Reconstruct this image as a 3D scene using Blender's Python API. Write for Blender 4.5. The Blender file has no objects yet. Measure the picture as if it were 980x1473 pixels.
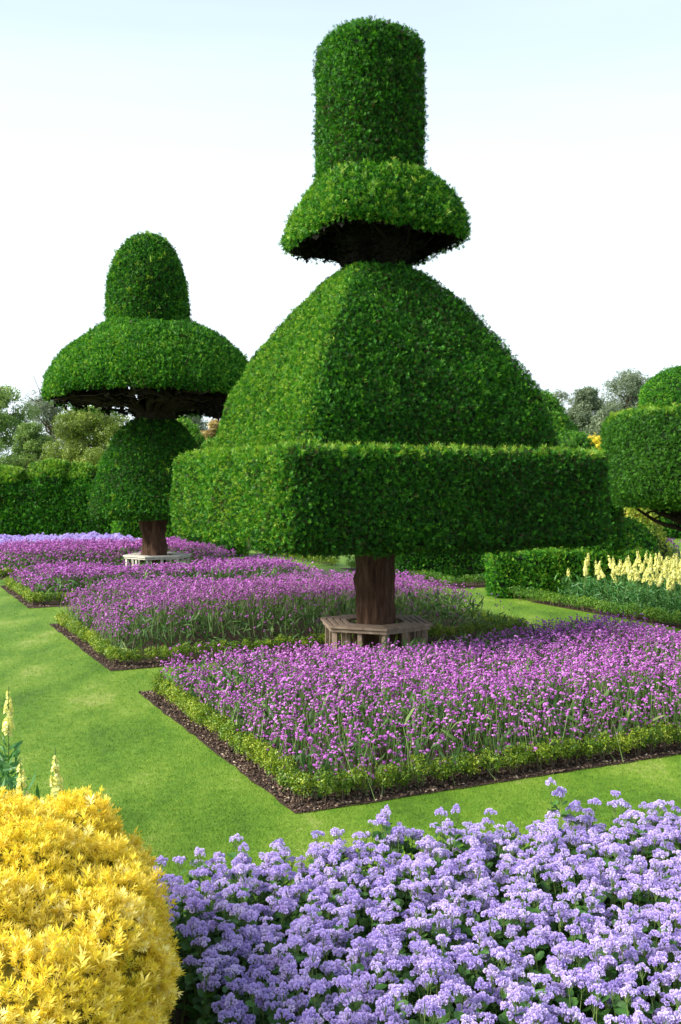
import bpy, math, random
import numpy as np
from mathutils import Vector

rng = np.random.default_rng(11)
random.seed(5)
S = bpy.context.scene
COL = S.collection
R = math.radians

# ------------------------------------------------------------------ camera, sky, sun, exposure
CAM_H = 2.2
F = 1432.0                                   # focal length in photo pixels (980 x 1473)
cam_d = bpy.data.cameras.new('camera')
cam = bpy.data.objects.new('camera', cam_d)
COL.objects.link(cam)
cam_d.sensor_fit = 'VERTICAL'
cam_d.sensor_height = 36
cam_d.lens = 35
cam_d.clip_start = 0.05
cam_d.clip_end = 2000
cam.location = (0, 0, CAM_H)
cam.rotation_euler = (R(90 - 1.68), 0, 0)
S.camera = cam

SUN_EL, SUN_AZ = 35, -106                     # degrees; azimuth clockwise from +Y (sun from the left)
world = bpy.data.worlds.new('World')
S.world = world
world.use_nodes = True
nt = world.node_tree
nt.nodes.clear()
N = nt.nodes.new
sky = N('ShaderNodeTexSky')
sky.sky_type = 'NISHITA'
sky.sun_disc = False
sky.sun_elevation = R(SUN_EL)
sky.sun_rotation = R(SUN_AZ)
sky.air_density = 1.0
sky.dust_density = 2.0
tc = N('ShaderNodeTexCoord')
sep = N('ShaderNodeSeparateXYZ')
nt.links.new(tc.outputs['Generated'], sep.inputs[0])
mp = N('ShaderNodeMapping')
mp.inputs['Scale'].default_value = (1.2, 1.2, 9)
mp.inputs['Rotation'].default_value = (0, R(3), 0)
nt.links.new(tc.outputs['Generated'], mp.inputs[0])
cn = N('ShaderNodeTexNoise')
cn.inputs['Scale'].default_value = 1.6
cn.inputs['Detail'].default_value = 5
cn.inputs['Roughness'].default_value = .55
nt.links.new(mp.outputs[0], cn.inputs[0])
ramp = N('ShaderNodeValToRGB')
ramp.color_ramp.elements[0].position = 0.17
ramp.color_ramp.elements[0].color = (1, 1, 1, 1)
ramp.color_ramp.elements[1].position = 0.50
ramp.color_ramp.elements[1].color = (.40, .40, .40, 1)
nt.links.new(sep.outputs[2], ramp.inputs[0])
mad = N('ShaderNodeMath'); mad.operation = 'MULTIPLY_ADD'
nt.links.new(cn.outputs[0], mad.inputs[0]); mad.inputs[1].default_value = .30; mad.inputs[2].default_value = -.15
add = N('ShaderNodeMath'); add.operation = 'ADD'; add.use_clamp = True
nt.links.new(ramp.outputs[0], add.inputs[0]); nt.links.new(mad.outputs[0], add.inputs[1])
mixc = N('ShaderNodeMix'); mixc.data_type = 'RGBA'
nt.links.new(add.outputs[0], mixc.inputs[0])
vm = N('ShaderNodeVectorMath'); vm.operation = 'SCALE'; vm.inputs[3].default_value = 1.8
nt.links.new(sky.outputs[0], vm.inputs[0]); nt.links.new(vm.outputs[0], mixc.inputs[6])
mixc.inputs[7].default_value = (7.3, 8.25, 8.8, 1)      # thin bright cloud veil
bg = N('ShaderNodeBackground')
bg.inputs[1].default_value = 0.091
wo = N('ShaderNodeOutputWorld')
nt.links.new(mixc.outputs[2], bg.inputs[0])
nt.links.new(bg.outputs[0], wo.inputs[0])

sun_d = bpy.data.lights.new('sun', 'SUN')
sun_d.energy = 5.0
sun_d.angle = R(28)
sun_d.color = (1, .95, .86)
sun = bpy.data.objects.new('sun', sun_d)
COL.objects.link(sun)
az, el = R(SUN_AZ), R(SUN_EL)
sd = Vector((math.sin(az) * math.cos(el), math.cos(az) * math.cos(el), math.sin(el)))
sun.rotation_euler = sd.to_track_quat('Z', 'Y').to_euler()

vs = S.view_settings
vs.view_transform = 'Standard'
vs.look = 'None'
vs.exposure = 0.8
vs.gamma = 1
vs.use_curve_mapping = False
S.cycles.max_bounces = 6
S.cycles.diffuse_bounces = 3
S.cycles.glossy_bounces = 2
S.cycles.transmission_bounces = 3
S.cycles.transparent_max_bounces = 4

# ------------------------------------------------------------------ layout helpers
OX, OY = -.3, 6.54                            # near corner of the first parterre bed
AX, AY = .9026, .4305                        # unit vector along the beds' near edges
ANG = math.atan2(AY, AX)
def ab(a, b, z=0.0):
    return (OX + AX * a - AY * b, OY + AY * a + AX * b, z)
def at(px, Y):                               # x of a thing standing at depth Y
    return (px - 490) / F * Y
def zt(py, Y):
    return CAM_H + (694 - py) / F * Y

# ------------------------------------------------------------------ mesh helpers
def link(o, parent=None):
    COL.objects.link(o)
    if parent is not None:
        o.parent = parent
    return o
def tag(o, label=None, cat=None, group=None, kind=None):
    if label: o['label'] = label
    if cat: o['category'] = cat
    if group: o['group'] = group
    if kind: o['kind'] = kind
    return o
def empty(name, loc=(0, 0, 0), rz=0):
    o = bpy.data.objects.new(name, None)
    o.empty_display_size = .2
    o.location = loc
    o.rotation_euler = (0, 0, rz)
    return link(o)

def build(name, chunks, mats, parent=None, smooth=False, loc=None):
    """chunks: list of (V, Fc, tint, material index); Fc is (m,k). One mesh object."""
    nv = 0; VV = []; LI = []; LT = []; MI = []; TI = []; SM = []
    for ch in chunks:
        V, Fc, t, mi = ch[:4]
        sm = ch[4] if len(ch) > 4 else smooth
        V = np.asarray(V, dtype=np.float32); Fc = np.asarray(Fc, dtype=np.int64)
        if len(V) == 0 or len(Fc) == 0: continue
        VV.append(V); LI.append((Fc + nv).ravel())
        LT.append(np.full(len(Fc), Fc.shape[1])); MI.append(np.full(len(Fc), mi)); SM.append(np.full(len(Fc), sm))
        TI.append(np.full(len(V), t) if np.isscalar(t) else np.asarray(t))
        nv += len(V)
    V = np.concatenate(VV); L = np.concatenate(LI).astype(np.int32); T = np.concatenate(LT).astype(np.int32)
    me = bpy.data.meshes.new(name)
    me.vertices.add(len(V)); me.vertices.foreach_set('co', V.ravel())
    me.loops.add(len(L)); me.loops.foreach_set('vertex_index', L)
    me.polygons.add(len(T))
    me.polygons.foreach_set('loop_start', np.concatenate([[0], np.cumsum(T)[:-1]]).astype(np.int32))
    for m in mats: me.materials.append(m)
    me.polygons.foreach_set('material_index', np.concatenate(MI).astype(np.int32))
    me.polygons.foreach_set('use_smooth', np.concatenate(SM).astype(bool))
    a = me.attributes.new('tint', 'FLOAT', 'POINT')
    a.data.foreach_set('value', np.concatenate(TI).astype(np.float32))
    me.update()
    me.validate()
    o = bpy.data.objects.new(name, me)
    if loc is not None: o.location = loc
    return link(o, parent)

def unit(v):
    return v / np.maximum(np.linalg.norm(v, axis=-1, keepdims=True), 1e-9)
def frames(d, roll=None):
    """rotation matrices whose z column is d"""
    d = unit(d); n = len(d)
    ref = rng.normal(size=(n, 3)) if roll is None else roll
    x = unit(np.cross(ref, d)); y = np.cross(d, x)
    return np.stack([x, y, d], axis=2)
def inst(T, pos, Rm, sc, tint):
    V, Fc, tv = T
    n = len(pos); m = len(V)
    sc = np.broadcast_to(np.asarray(sc, dtype=float), (n,)) if np.ndim(sc) < 2 else sc
    if np.ndim(sc) == 2: P = V[None] * sc[:, None, :]
    else: P = V[None] * sc[:, None, None]
    P = np.einsum('nij,nmj->nmi', Rm, P) + pos[:, None, :]
    FF = (Fc[None] + (np.arange(n) * m)[:, None, None]).reshape(-1, Fc.shape[1])
    tt = (np.broadcast_to(np.asarray(tint, dtype=float), (n,))[:, None] + tv[None]).ravel()
    return P.reshape(-1, 3), FF, tt
def merge_t(ts):
    V = []; Q = []; t = []; k = 0
    for v, q, c in ts:
        V.append(v); Q.append(q + k); t.append(c); k += len(v)
    return np.concatenate(V), np.concatenate(Q), np.concatenate(t)

def hash3(i, j, k, seed):
    h = (i * 374761393 + j * 668265263 + k * 2147483647 + seed * 1274126177) & 0xffffffff
    h = ((h ^ (h >> 13)) * 1274126177) & 0xffffffff
    return ((h ^ (h >> 16)) & 0xffff) / 65535.0
def vnoise(P, scale, seed=0):
    P = np.asarray(P, dtype=float) * scale + 1000
    I = np.floor(P).astype(np.int64); f = P - I; f = f * f * (3 - 2 * f)
    r = 0
    for dx in (0, 1):
        for dy in (0, 1):
            for dz in (0, 1):
                w = (f[:, 0] if dx else 1 - f[:, 0]) * (f[:, 1] if dy else 1 - f[:, 1]) * (f[:, 2] if dz else 1 - f[:, 2])
                r = r + w * hash3(I[:, 0] + dx, I[:, 1] + dy, I[:, 2] + dz, seed)
    return r * 2 - 1

def grid_quads(nr, ns, off=0):
    i = np.arange(nr - 1)[:, None]; j = np.arange(ns)[None]
    a = i * ns + j; b = i * ns + (j + 1) % ns
    return np.stack([a, b, b + ns, a + ns], axis=2).reshape(-1, 4) + off
def vnormals(V, Q):
    n = np.cross(V[Q[:, 2]] - V[Q[:, 0]], V[Q[:, 3]] - V[Q[:, 1]])
    N_ = np.zeros_like(V)
    for k in range(4): np.add.at(N_, Q[:, k], n)
    return unit(N_)
def loft(c, prof, rot=0.0, step=.08, bump=.03, bscale=3.0, seed=0, keep=None):
    """prof: (z, sx, sy, n) bottom to top; superellipse rings. Returns V, Q with outward normals."""
    p = np.array(prof, dtype=float)
    L = np.concatenate([[0], np.cumsum(np.hypot(np.diff(p[:, 0]), np.diff(p[:, 1])))])
    nr = max(4, int(L[-1] / step)); u = np.linspace(0, L[-1], nr)
    p = np.stack([np.interp(u, L, p[:, k]) for k in range(4)], axis=1)
    smax = max(p[:, 1].max(), p[:, 2].max())
    ns = max(16, int(2 * math.pi * smax / step))
    t = np.linspace(0, 2 * math.pi, ns, endpoint=False)
    ct, st = np.cos(t), np.sin(t)
    sx = np.maximum(p[:, 1], .001)[:, None]; sy = np.maximum(p[:, 2], .001)[:, None]; n = p[:, 3][:, None]
    r = 1 / (np.abs(ct[None]) ** n + np.abs(st[None]) ** n) ** (1 / n)
    x = r * ct[None] * sx; y = r * st[None] * sy
    cr, sr = math.cos(rot), math.sin(rot)
    V = np.stack([c[0] + x * cr - y * sr, c[1] + x * sr + y * cr, np.repeat(p[:, 0][:, None], ns, 1) + (c[2] if len(c) > 2 else 0)], axis=2).reshape(-1, 3)
    Q = grid_quads(nr, ns)
    if bump:
        Nn = vnormals(V, Q)
        V = V + Nn * (bump * vnoise(V, bscale, seed) + .5 * bump * vnoise(V, bscale * 2.7, seed + 1))[:, None]
    return V, Q
def tube(pts, rad, ns=8, flute=0.0, seed=0):
    pts = np.array(pts, dtype=float); rad = np.array(rad, dtype=float)
    d = np.gradient(pts, axis=0); d = unit(d)
    ref = np.array([1.0, .13, 0]) if abs(d[0, 2]) > .5 else np.array([0, 0, 1.0])
    x = unit(np.cross(ref[None], d)); y = np.cross(d, x)
    t = np.linspace(0, 2 * math.pi, ns, endpoint=False)
    rr = rad[:, None] * np.ones(ns)[None]
    if flute:
        P0 = np.stack([np.cos(t) * 1.7, np.sin(t) * 1.7, np.zeros(ns)], 1)
        for i in range(len(pts)):
            tw_ = i * .03; q = np.stack([P0[:, 0] * math.cos(tw_) - P0[:, 1] * math.sin(tw_), P0[:, 0] * math.sin(tw_) + P0[:, 1] * math.cos(tw_), P0[:, 2]], 1); q[:, 2] = i * .11 + seed
            rr[i] *= 1 + flute * vnoise(q, 1.5, seed) + flute * .6 * vnoise(q, 4.2, seed + 3)
    V = pts[:, None] + rr[:, :, None] * (np.cos(t)[None, :, None] * x[:, None] + np.sin(t)[None, :, None] * y[:, None])
    return V.reshape(-1, 3), grid_quads(len(pts), ns)
def box(x0, x1, y0, y1, z0, z1):
    V = np.array([[x, y, z] for z in (z0, z1) for y in (y0, y1) for x in (x0, x1)], dtype=float)
    Q = np.array([[0, 2, 3, 1], [4, 5, 7, 6], [0, 1, 5, 4], [2, 6, 7, 3], [0, 4, 6, 2], [1, 3, 7, 5]])
    return V, Q
def sample(V, Q, dens, cull=.4, weight=None):
    A = V[Q[:, 0]]; B = V[Q[:, 1]]; C_ = V[Q[:, 2]]; D = V[Q[:, 3]]
    nn = np.cross(C_ - A, D - B); ar = np.linalg.norm(nn, axis=1) / 2; nn = unit(nn)
    w = ar.copy()
    if cull < 1:
        c = (A + C_) / 2
        to = unit(np.array([[0, 0, CAM_H]]) - c)
        facing = (nn * to).sum(1)
        w = w * np.where(facing > -.25, 1, cull)
    if weight is not None: w = w * weight((A + C_) / 2, nn)
    n = int(w.sum() * dens)
    if n < 1: n = 1
    idx = rng.choice(len(Q), n, p=w / w.sum())
    u = rng.random(n)[:, None]; v = rng.random(n)[:, None]
    P = A[idx] * (1 - u) * (1 - v) + B[idx] * u * (1 - v) + C_[idx] * u * v + D[idx] * (1 - u) * v
    return P, nn[idx]

# ------------------------------------------------------------------ materials
def mat(name):
    m = bpy.data.materials.new(name); m.use_nodes = True
    t = m.node_tree; t.nodes.clear()
    out = t.nodes.new('ShaderNodeOutputMaterial')
    return m, t, out
def setramp(r, cols):
    e = r.color_ramp.elements
    while len(e) < len(cols): e.new(.5)
    for k, (p, c) in enumerate(cols):
        e[k].position = p; e[k].color = (*c, 1)
def leaf_mat(name, cols, rough=.5, trans=.25, spec=.35, tboost=1.3):
    """colour by each leaf's own random tint: old leaves to new growth"""
    m, t, out = mat(name)
    a = t.nodes.new('ShaderNodeAttribute'); a.attribute_name = 'tint'
    r = t.nodes.new('ShaderNodeValToRGB'); setramp(r, cols)
    t.links.new(a.outputs['Fac'], r.inputs[0])
    p = t.nodes.new('ShaderNodeBsdfPrincipled')
    p.inputs['Roughness'].default_value = rough
    p.inputs['Specular IOR Level'].default_value = spec
    t.links.new(r.outputs[0], p.inputs['Base Color'])
    if trans > 0:
        tr = t.nodes.new('ShaderNodeBsdfTranslucent')
        g = t.nodes.new('ShaderNodeMix'); g.data_type = 'RGBA'; g.blend_type = 'MULTIPLY'; g.inputs[0].default_value = 1
        g.inputs[7].default_value = (tboost, tboost, tboost * .7, 1)
        t.links.new(r.outputs[0], g.inputs[6]); t.links.new(g.outputs[2], tr.inputs[0])
        mx = t.nodes.new('ShaderNodeMixShader'); mx.inputs[0].default_value = trans
        t.links.new(p.outputs[0], mx.inputs[1]); t.links.new(tr.outputs[0], mx.inputs[2])
        t.links.new(mx.outputs[0], out.inputs[0])
    else:
        t.links.new(p.outputs[0], out.inputs[0])
    return m
def noise_mat(name, cols, scale=8, stretch=(1, 1, 1), rough=.85, bump=.3, detail=6, spec=.2, dist=.02):
    m, t, out = mat(name)
    c = t.nodes.new('ShaderNodeTexCoord'); mp_ = t.nodes.new('ShaderNodeMapping')
    mp_.inputs['Scale'].default_value = stretch
    n = t.nodes.new('ShaderNodeTexNoise'); n.inputs['Scale'].default_value = scale; n.inputs['Detail'].default_value = detail
    n.inputs['Roughness'].default_value = .65
    r = t.nodes.new('ShaderNodeValToRGB'); setramp(r, cols)
    p = t.nodes.new('ShaderNodeBsdfPrincipled'); p.inputs['Roughness'].default_value = rough
    p.inputs['Specular IOR Level'].default_value = spec
    b = t.nodes.new('ShaderNodeBump'); b.inputs['Strength'].default_value = bump; b.inputs['Distance'].default_value = dist
    t.links.new(c.outputs['Object'], mp_.inputs[0]); t.links.new(mp_.outputs[0], n.inputs[0])
    t.links.new(n.outputs[0], r.inputs[0]); t.links.new(r.outputs[0], p.inputs['Base Color'])
    t.links.new(n.outputs[0], b.inputs['Height']); t.links.new(b.outputs[0], p.inputs['Normal'])
    t.links.new(p.outputs[0], out.inputs[0])
    return m
def grass_mat(name, gain=1.0, trans=0.0):
    """mown turf: worn pale patches and greener ones, laid out on the ground itself"""
    m, t, out = mat(name)
    g = t.nodes.new('ShaderNodeNewGeometry')
    mp_ = t.nodes.new('ShaderNodeMapping'); mp_.inputs['Rotation'].default_value = (0, 0, -ANG)
    mp_.inputs['Scale'].default_value = (1.5, .65, 0)
    t.links.new(g.outputs['Position'], mp_.inputs[0])
    n1 = t.nodes.new('ShaderNodeTexNoise'); n1.inputs['Scale'].default_value = .9; n1.inputs['Detail'].default_value = 5; n1.inputs['Roughness'].default_value = .6
    t.links.new(mp_.outputs[0], n1.inputs[0])
    n2 = t.nodes.new('ShaderNodeTexNoise'); n2.inputs['Scale'].default_value = 14; n2.inputs['Detail'].default_value = 4
    t.links.new(g.outputs['Position'], n2.inputs[0])
    a = t.nodes.new('ShaderNodeMath'); a.operation = 'MULTIPLY_ADD'; a.inputs[1].default_value = .35
    t.links.new(n2.outputs[0], a.inputs[0]); t.links.new(n1.outputs[0], a.inputs[2])
    r = t.nodes.new('ShaderNodeValToRGB')
    G = gain
    setramp(r, [(.46, (.05 * G, .112 * G, .008)), (.62, (.082 * G, .168 * G, .011)), (.76, (.128 * G, .212 * G, .02)), (.88, (.22 * G, .27 * G, .06 * G))])
    t.links.new(a.outputs[0], r.inputs[0])
    p = t.nodes.new('ShaderNodeBsdfPrincipled'); p.inputs['Roughness'].default_value = .7; p.inputs['Specular IOR Level'].default_value = .2
    t.links.new(r.outputs[0], p.inputs['Base Color'])
    n3 = t.nodes.new('ShaderNodeTexNoise'); n3.inputs['Scale'].default_value = 60; n3.inputs['Detail'].default_value = 4
    t.links.new(g.outputs['Position'], n3.inputs[0])
    b = t.nodes.new('ShaderNodeBump'); b.inputs['Strength'].default_value = .5; b.inputs['Distance'].default_value = .02
    t.links.new(n3.outputs[0], b.inputs['Height'])
    if not trans: t.links.new(b.outputs[0], p.inputs['Normal'])
    t.links.new(p.outputs[0], out.inputs[0])
    return m

M = {}
M['yew'] = leaf_mat('yew_leaf', [(0, (.085, .045, .018)), (.035, (.05, .05, .014)), (.07, (.008, .052, .007)), (.35, (.022, .128, .010)), (.65, (.060, .24, .012)), (.88, (.15, .37, .02)), (1, (.28, .42, .045))], spec=.18, trans=.32)
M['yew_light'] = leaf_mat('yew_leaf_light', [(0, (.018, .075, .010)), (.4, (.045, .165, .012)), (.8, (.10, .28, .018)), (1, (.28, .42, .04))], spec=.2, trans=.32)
M['yew_edge'] = leaf_mat('yew_shoot', [(0, (.08, .22, .012)), (.6, (.16, .32, .02)), (1, (.34, .42, .05))], trans=.35)
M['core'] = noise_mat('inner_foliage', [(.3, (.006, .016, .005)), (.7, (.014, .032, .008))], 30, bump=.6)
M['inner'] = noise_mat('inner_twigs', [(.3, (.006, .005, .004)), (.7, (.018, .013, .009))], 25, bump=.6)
M['bark'] = noise_mat('yew_bark', [(.25, (.030, .016, .010)), (.5, (.085, .044, .027)), (.75, (.17, .10, .065))], 9, (3, 3, .35), bump=.8)
M['bark_dark'] = noise_mat('dark_branch', [(.3, (.012, .009, .007)), (.7, (.04, .028, .02))], 14, bump=.5)
M['bark_far'] = noise_mat('tree_bark', [(.3, (.07, .055, .04)), (.7, (.16, .12, .08))], 3, bump=.4)
M['gold'] = leaf_mat('golden_yew_leaf', [(0, (.30, .34, .02)), (.25, (.68, .56, .03)), (.6, (.88, .68, .05)), (.85, (.93, .78, .16)), (1, (.95, .87, .42))], rough=.5, trans=.3, tboost=1.1)
M['gold_core'] = noise_mat('golden_yew_inner', [(.3, (.07, .07, .008)), (.7, (.22, .18, .02))], 30, bump=.6)
M['box'] = leaf_mat('box_leaf', [(0, (.04, .11, .008)), (.35, (.11, .21, .012)), (.75, (.27, .35, .02)), (1, (.44, .45, .05))], rough=.45)
M['box_green'] = leaf_mat('box_leaf_green', [(0, (.03, .10, .010)), (.5, (.09, .22, .018)), (1, (.24, .36, .03))], rough=.45)
M['verb'] = leaf_mat('verbena_floret', [(0, (.18, .05, .18)), (.25, (.36, .10, .40)), (.6, (.54, .17, .59)), (1, (.72, .33, .77))], rough=.7, trans=.25, spec=.1)
M['verb_leaf'] = leaf_mat('verbena_leaf', [(0, (.025, .075, .018)), (.5, (.06, .15, .03)), (.85, (.14, .23, .06)), (1, (.26, .30, .12))], rough=.55)
M['ager'] = leaf_mat('ageratum_floret', [(0, (.30, .22, .60)), (.4, (.50, .39, .82)), (.8, (.65, .54, .91)), (1, (.78, .70, .95))], rough=.85, trans=.3, spec=.05, tboost=1.05)
M['ager_leaf'] = leaf_mat('ageratum_leaf', [(0, (.022, .075, .014)), (.5, (.05, .15, .022)), (1, (.13, .27, .05))], rough=.5)
M['stem'] = leaf_mat('flower_stem', [(0, (.06, .13, .025)), (.6, (.14, .22, .05)), (1, (.22, .17, .09))], rough=.6, trans=0)
M['snap'] = leaf_mat('snapdragon_floret', [(0, (.66, .66, .16)), (.5, (.88, .86, .32)), (1, (.93, .92, .58))], rough=.6, trans=.3, spec=.15, tboost=1.05)
M['snap_leaf'] = leaf_mat('snapdragon_leaf', [(0, (.025, .10, .025)), (.5, (.05, .17, .04)), (1, (.13, .28, .06))], rough=.5)
M['soil'] = noise_mat('soil', [(.3, (.020, .013, .009)), (.55, (.055, .034, .022)), (.8, (.12, .075, .048))], 26, bump=1.0, dist=.03)
M['chip'] = leaf_mat('mulch_chip', [(0, (.018, .011, .008)), (.6, (.085, .05, .032)), (.9, (.22, .15, .10)), (1, (.45, .36, .26))], rough=.85, trans=0)
M['lawn'] = grass_mat('lawn', 1.0)
M['blade'] = grass_mat('grass_blade', 1.25, 1)
M['teak'] = noise_mat('weathered_teak', [(.25, (.12, .082, .06)), (.5, (.24, .175, .13)), (.8, (.36, .285, .225))], 12, (1, 1, 1), bump=.3, rough=.75)
M['pale_wood'] = noise_mat('bleached_wood', [(.25, (.36, .34, .29)), (.6, (.56, .53, .46)), (.8, (.66, .63, .56))], 10, bump=.25, rough=.75)
M['olive'] = leaf_mat('olive_leaf', [(0, (.06, .12, .025)), (.5, (.14, .24, .05)), (1, (.28, .37, .11))], trans=.3)
M['olive_gold'] = leaf_mat('golden_tree_leaf', [(0, (.08, .12, .02)), (.5, (.18, .26, .04)), (1, (.36, .42, .09))], trans=.3)
M['grey_green'] = leaf_mat('conifer_leaf', [(0, (.08, .12, .07)), (.5, (.15, .20, .11)), (1, (.26, .30, .18))], trans=.15)
M['pale_green'] = leaf_mat('pale_tree_leaf', [(0, (.08, .12, .07)), (.5, (.16, .21, .13)), (1, (.28, .32, .22))], trans=.3)
M['tan'] = leaf_mat('tan_leaf', [(0, (.25, .18, .06)), (.5, (.42, .32, .12)), (1, (.55, .46, .20))], trans=.3)

# ------------------------------------------------------------------ leaf templates (z axis = growth direction)
def leaflet(base, tip, w, nrm=(0, 0, 1), t=0.0):
    base = np.array(base, float); tip = np.array(tip, float)
    s = np.cross(tip - base, np.array(nrm, float)); s = s / max(np.linalg.norm(s), 1e-6) * w
    mid = base * .5 + tip * .5
    V = np.array([base, mid - s, tip, mid + s]); V[2] += 0
    return V, np.array([[0, 1, 2, 3]]), np.full(4, t)
def yew_sprig(k=6, seed=0, w=.11):
    r = random.Random(seed); L = []
    L.append(leaflet((0, 0, .35), (r.uniform(-.1, .1), 0, 1), w, (0, 1, .2), .12))
    for i in range(k):
        z = .05 + .65 * i / k; s = 1 if i % 2 else -1
        L.append(leaflet((0, 0, z), (s * r.uniform(.28, .42), r.uniform(-.3, .3), z + r.uniform(.2, .35)), w, (r.uniform(-.4, .4), 1, r.uniform(-.3, .6)), .2 * (z - .3) + r.uniform(-.13, .13)))
    return merge_t(L)
def rosette(n=14, seed=0, w=.06):
    r = random.Random(seed); L = []
    for i in range(n):
        z = r.uniform(.0, .6); a = i * 2.4; l = r.uniform(.4, .55)
        e = .35 + .6 * z
        L.append(leaflet((0, 0, z), (math.cos(a) * l * math.cos(e), math.sin(a) * l * math.cos(e), z + l * math.sin(e) + .05), w, (-math.sin(a) * .3, math.cos(a) * .3, 1), .18 * z + r.uniform(-.06, .06)))
    L.append(leaflet((0, 0, .4), (.03, 0, 1.05), w, (0, 1, 0), .15))
    return merge_t(L)
def blob_leaf(n=5, seed=0):                      # loose bunch of rounded leaves
    r = random.Random(seed); L = []
    for i in range(n):
        b = np.array([r.uniform(-.4, .4), r.uniform(-.4, .4), r.uniform(-.2, .5)])
        d = np.array([r.uniform(-1, 1), r.uniform(-1, 1), r.uniform(-.2, 1)]); d = d / np.linalg.norm(d) * r.uniform(.45, .65)
        L.append(leaflet(b, b + d, .17, (r.uniform(-1, 1), r.uniform(-1, 1), 1), r.uniform(-.12, .12)))
    return merge_t(L)
SPRIGS = [yew_sprig(8, s, .078) for s in range(5)]
SPRIG_S = [yew_sprig(3, s, .17) for s in range(3)]
ROS = [rosette(15, s) for s in range(4)]
BLOB = [blob_leaf(5, s) for s in range(4)]
SHOOT = [yew_sprig(9, s, .055) for s in range(3)]

def scatter(ts, P, D, size, tint, jit=.25, ref=None):
    out = []
    k = rng.integers(0, len(ts), len(P))
    sc = size * (1 + jit * rng.uniform(-1, 1, len(P)))
    for i, T in enumerate(ts):
        m = k == i
        if m.sum(): out.append(inst(T, P[m], frames(D[m], None if ref is None else ref[m]), sc[m], tint[m] if np.ndim(tint) else tint))
    return out

def clad(name, V, Q, mats, parent=None, dens=1200, size=.065, ts=None, up=.25, spread=.55, inset=.035,
         tint=(.15, .75), shoots=0, shoot_z=None, shoot_size=.12, cull=.4, hole=None, seed=0, patch=1.2, core=True, smat=None, lit_side=0):
    """crown surface: solid inner foliage just under a thick skin of separate leaf sprigs"""
    ts = ts or SPRIGS
    Nn = vnormals(V, Q)
    ch = []
    Qk = Q
    if hole is not None:
        c = (V[Q[:, 0]] + V[Q[:, 2]]) / 2
        Qk = Q[~hole(c)]
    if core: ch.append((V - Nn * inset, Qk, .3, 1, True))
    P, Nm = sample(V, Qk, dens, cull)
    n = len(P)
    P = P + Nm * np.where(rng.random(n) < .08, rng.uniform(.2, .9, n), rng.uniform(-.6, .25, n))[:, None] * size
    D = Nm * .42 + np.array([0, 0, up]) + rng.normal(size=(n, 3)) * spread
    ref = Nm + rng.normal(size=(n, 3)) * .38
    t0 = tint[0] + (tint[1] - tint[0]) * rng.random(n) ** 1.6 + .16 * vnoise(P, patch, seed + 5) + .08 * vnoise(P, patch * 4, seed + 6)
    t0 = np.clip(t0, .07, 1)
    br = (vnoise(P, 1.5, seed + 8) + .7 * vnoise(P, 5.0, seed + 9) > .92) & (rng.random(n) < .45)
    t0 = np.where(br | (rng.random(n) < .012), .01, t0)
    for v, q, t in scatter(ts, P, D, size, np.clip(t0, 0, 1), ref=ref): ch.append((v, q, np.where(t < .05, .0, np.clip(t, 0.0, 1)), 0))
    ml = list(mats)
    if shoots:
        w = None
        if shoot_z is not None:
            w = lambda c, nn: ((c[:, 2] > shoot_z[0]) & (c[:, 2] < shoot_z[1])).astype(float) + 1e-6
        A = V[Q[:, 0]]; ar = 1
        P, Nm = sample(V, Q, 50, cull, w)
        if len(P) < shoots:
            Pn = [sample(V, Q, 50, cull, w) for _ in range(int(shoots / max(len(P), 1)) + 1)]
            P = np.concatenate([p for p, _ in Pn]); Nm = np.concatenate([q for _, q in Pn])
        P = P[:shoots]; Nm = Nm[:shoots]
        D = Nm * .5 + np.array([0, 0, .9]) + rng.normal(size=(len(P), 3)) * .35
        ml.append(smat or M['yew_edge'])
        for v, q, t in scatter(SHOOT, P, D, shoot_size, rng.uniform(.1, .8, len(P)), .5): ch.append((v, q, np.clip(t, .01, 1), len(ml) - 1))
    if lit_side:  # paler new sprigs on left-facing sides, also painting the sunlit look into leaf colour
        P, Nm = sample(V, Q, lit_side, 1, lambda c, nn: np.clip((nn @ np.array([-AX, -AY, .1]) - .35) * 2.5, 0, 1) + 1e-6)
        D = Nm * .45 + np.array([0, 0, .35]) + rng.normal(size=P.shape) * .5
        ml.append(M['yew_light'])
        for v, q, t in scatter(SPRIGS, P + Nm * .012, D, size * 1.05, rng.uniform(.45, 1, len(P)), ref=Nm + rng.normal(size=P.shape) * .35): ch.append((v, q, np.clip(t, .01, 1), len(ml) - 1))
    return build(name, ch, ml, parent)

# ================================================================== SETTING
def sheet(name, pts, z, m, kind='structure', wob=0):
    if wob:
        q = []
        for i in range(len(pts)):
            p0, p1 = np.array(pts[i]), np.array(pts[(i + 1) % len(pts)]); L = np.linalg.norm(p1 - p0); k = max(2, int(L / .13))
            for j in range(k):
                q.append(tuple(p0 + (p1 - p0) * j / k + (rng.normal(size=2) * wob if j else rng.normal(size=2) * wob * .4)))
        pts = q
    V = np.array([(x, y, z) for x, y in pts]); 
    return tag(build(name, [(V, np.array([list(range(len(pts)))]), .5, 0)], [m]), kind=kind)
sheet('lawn', [(-400, -60), (400, -60), (400, 900), (-400, 900)], 0, M['lawn'])

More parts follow.
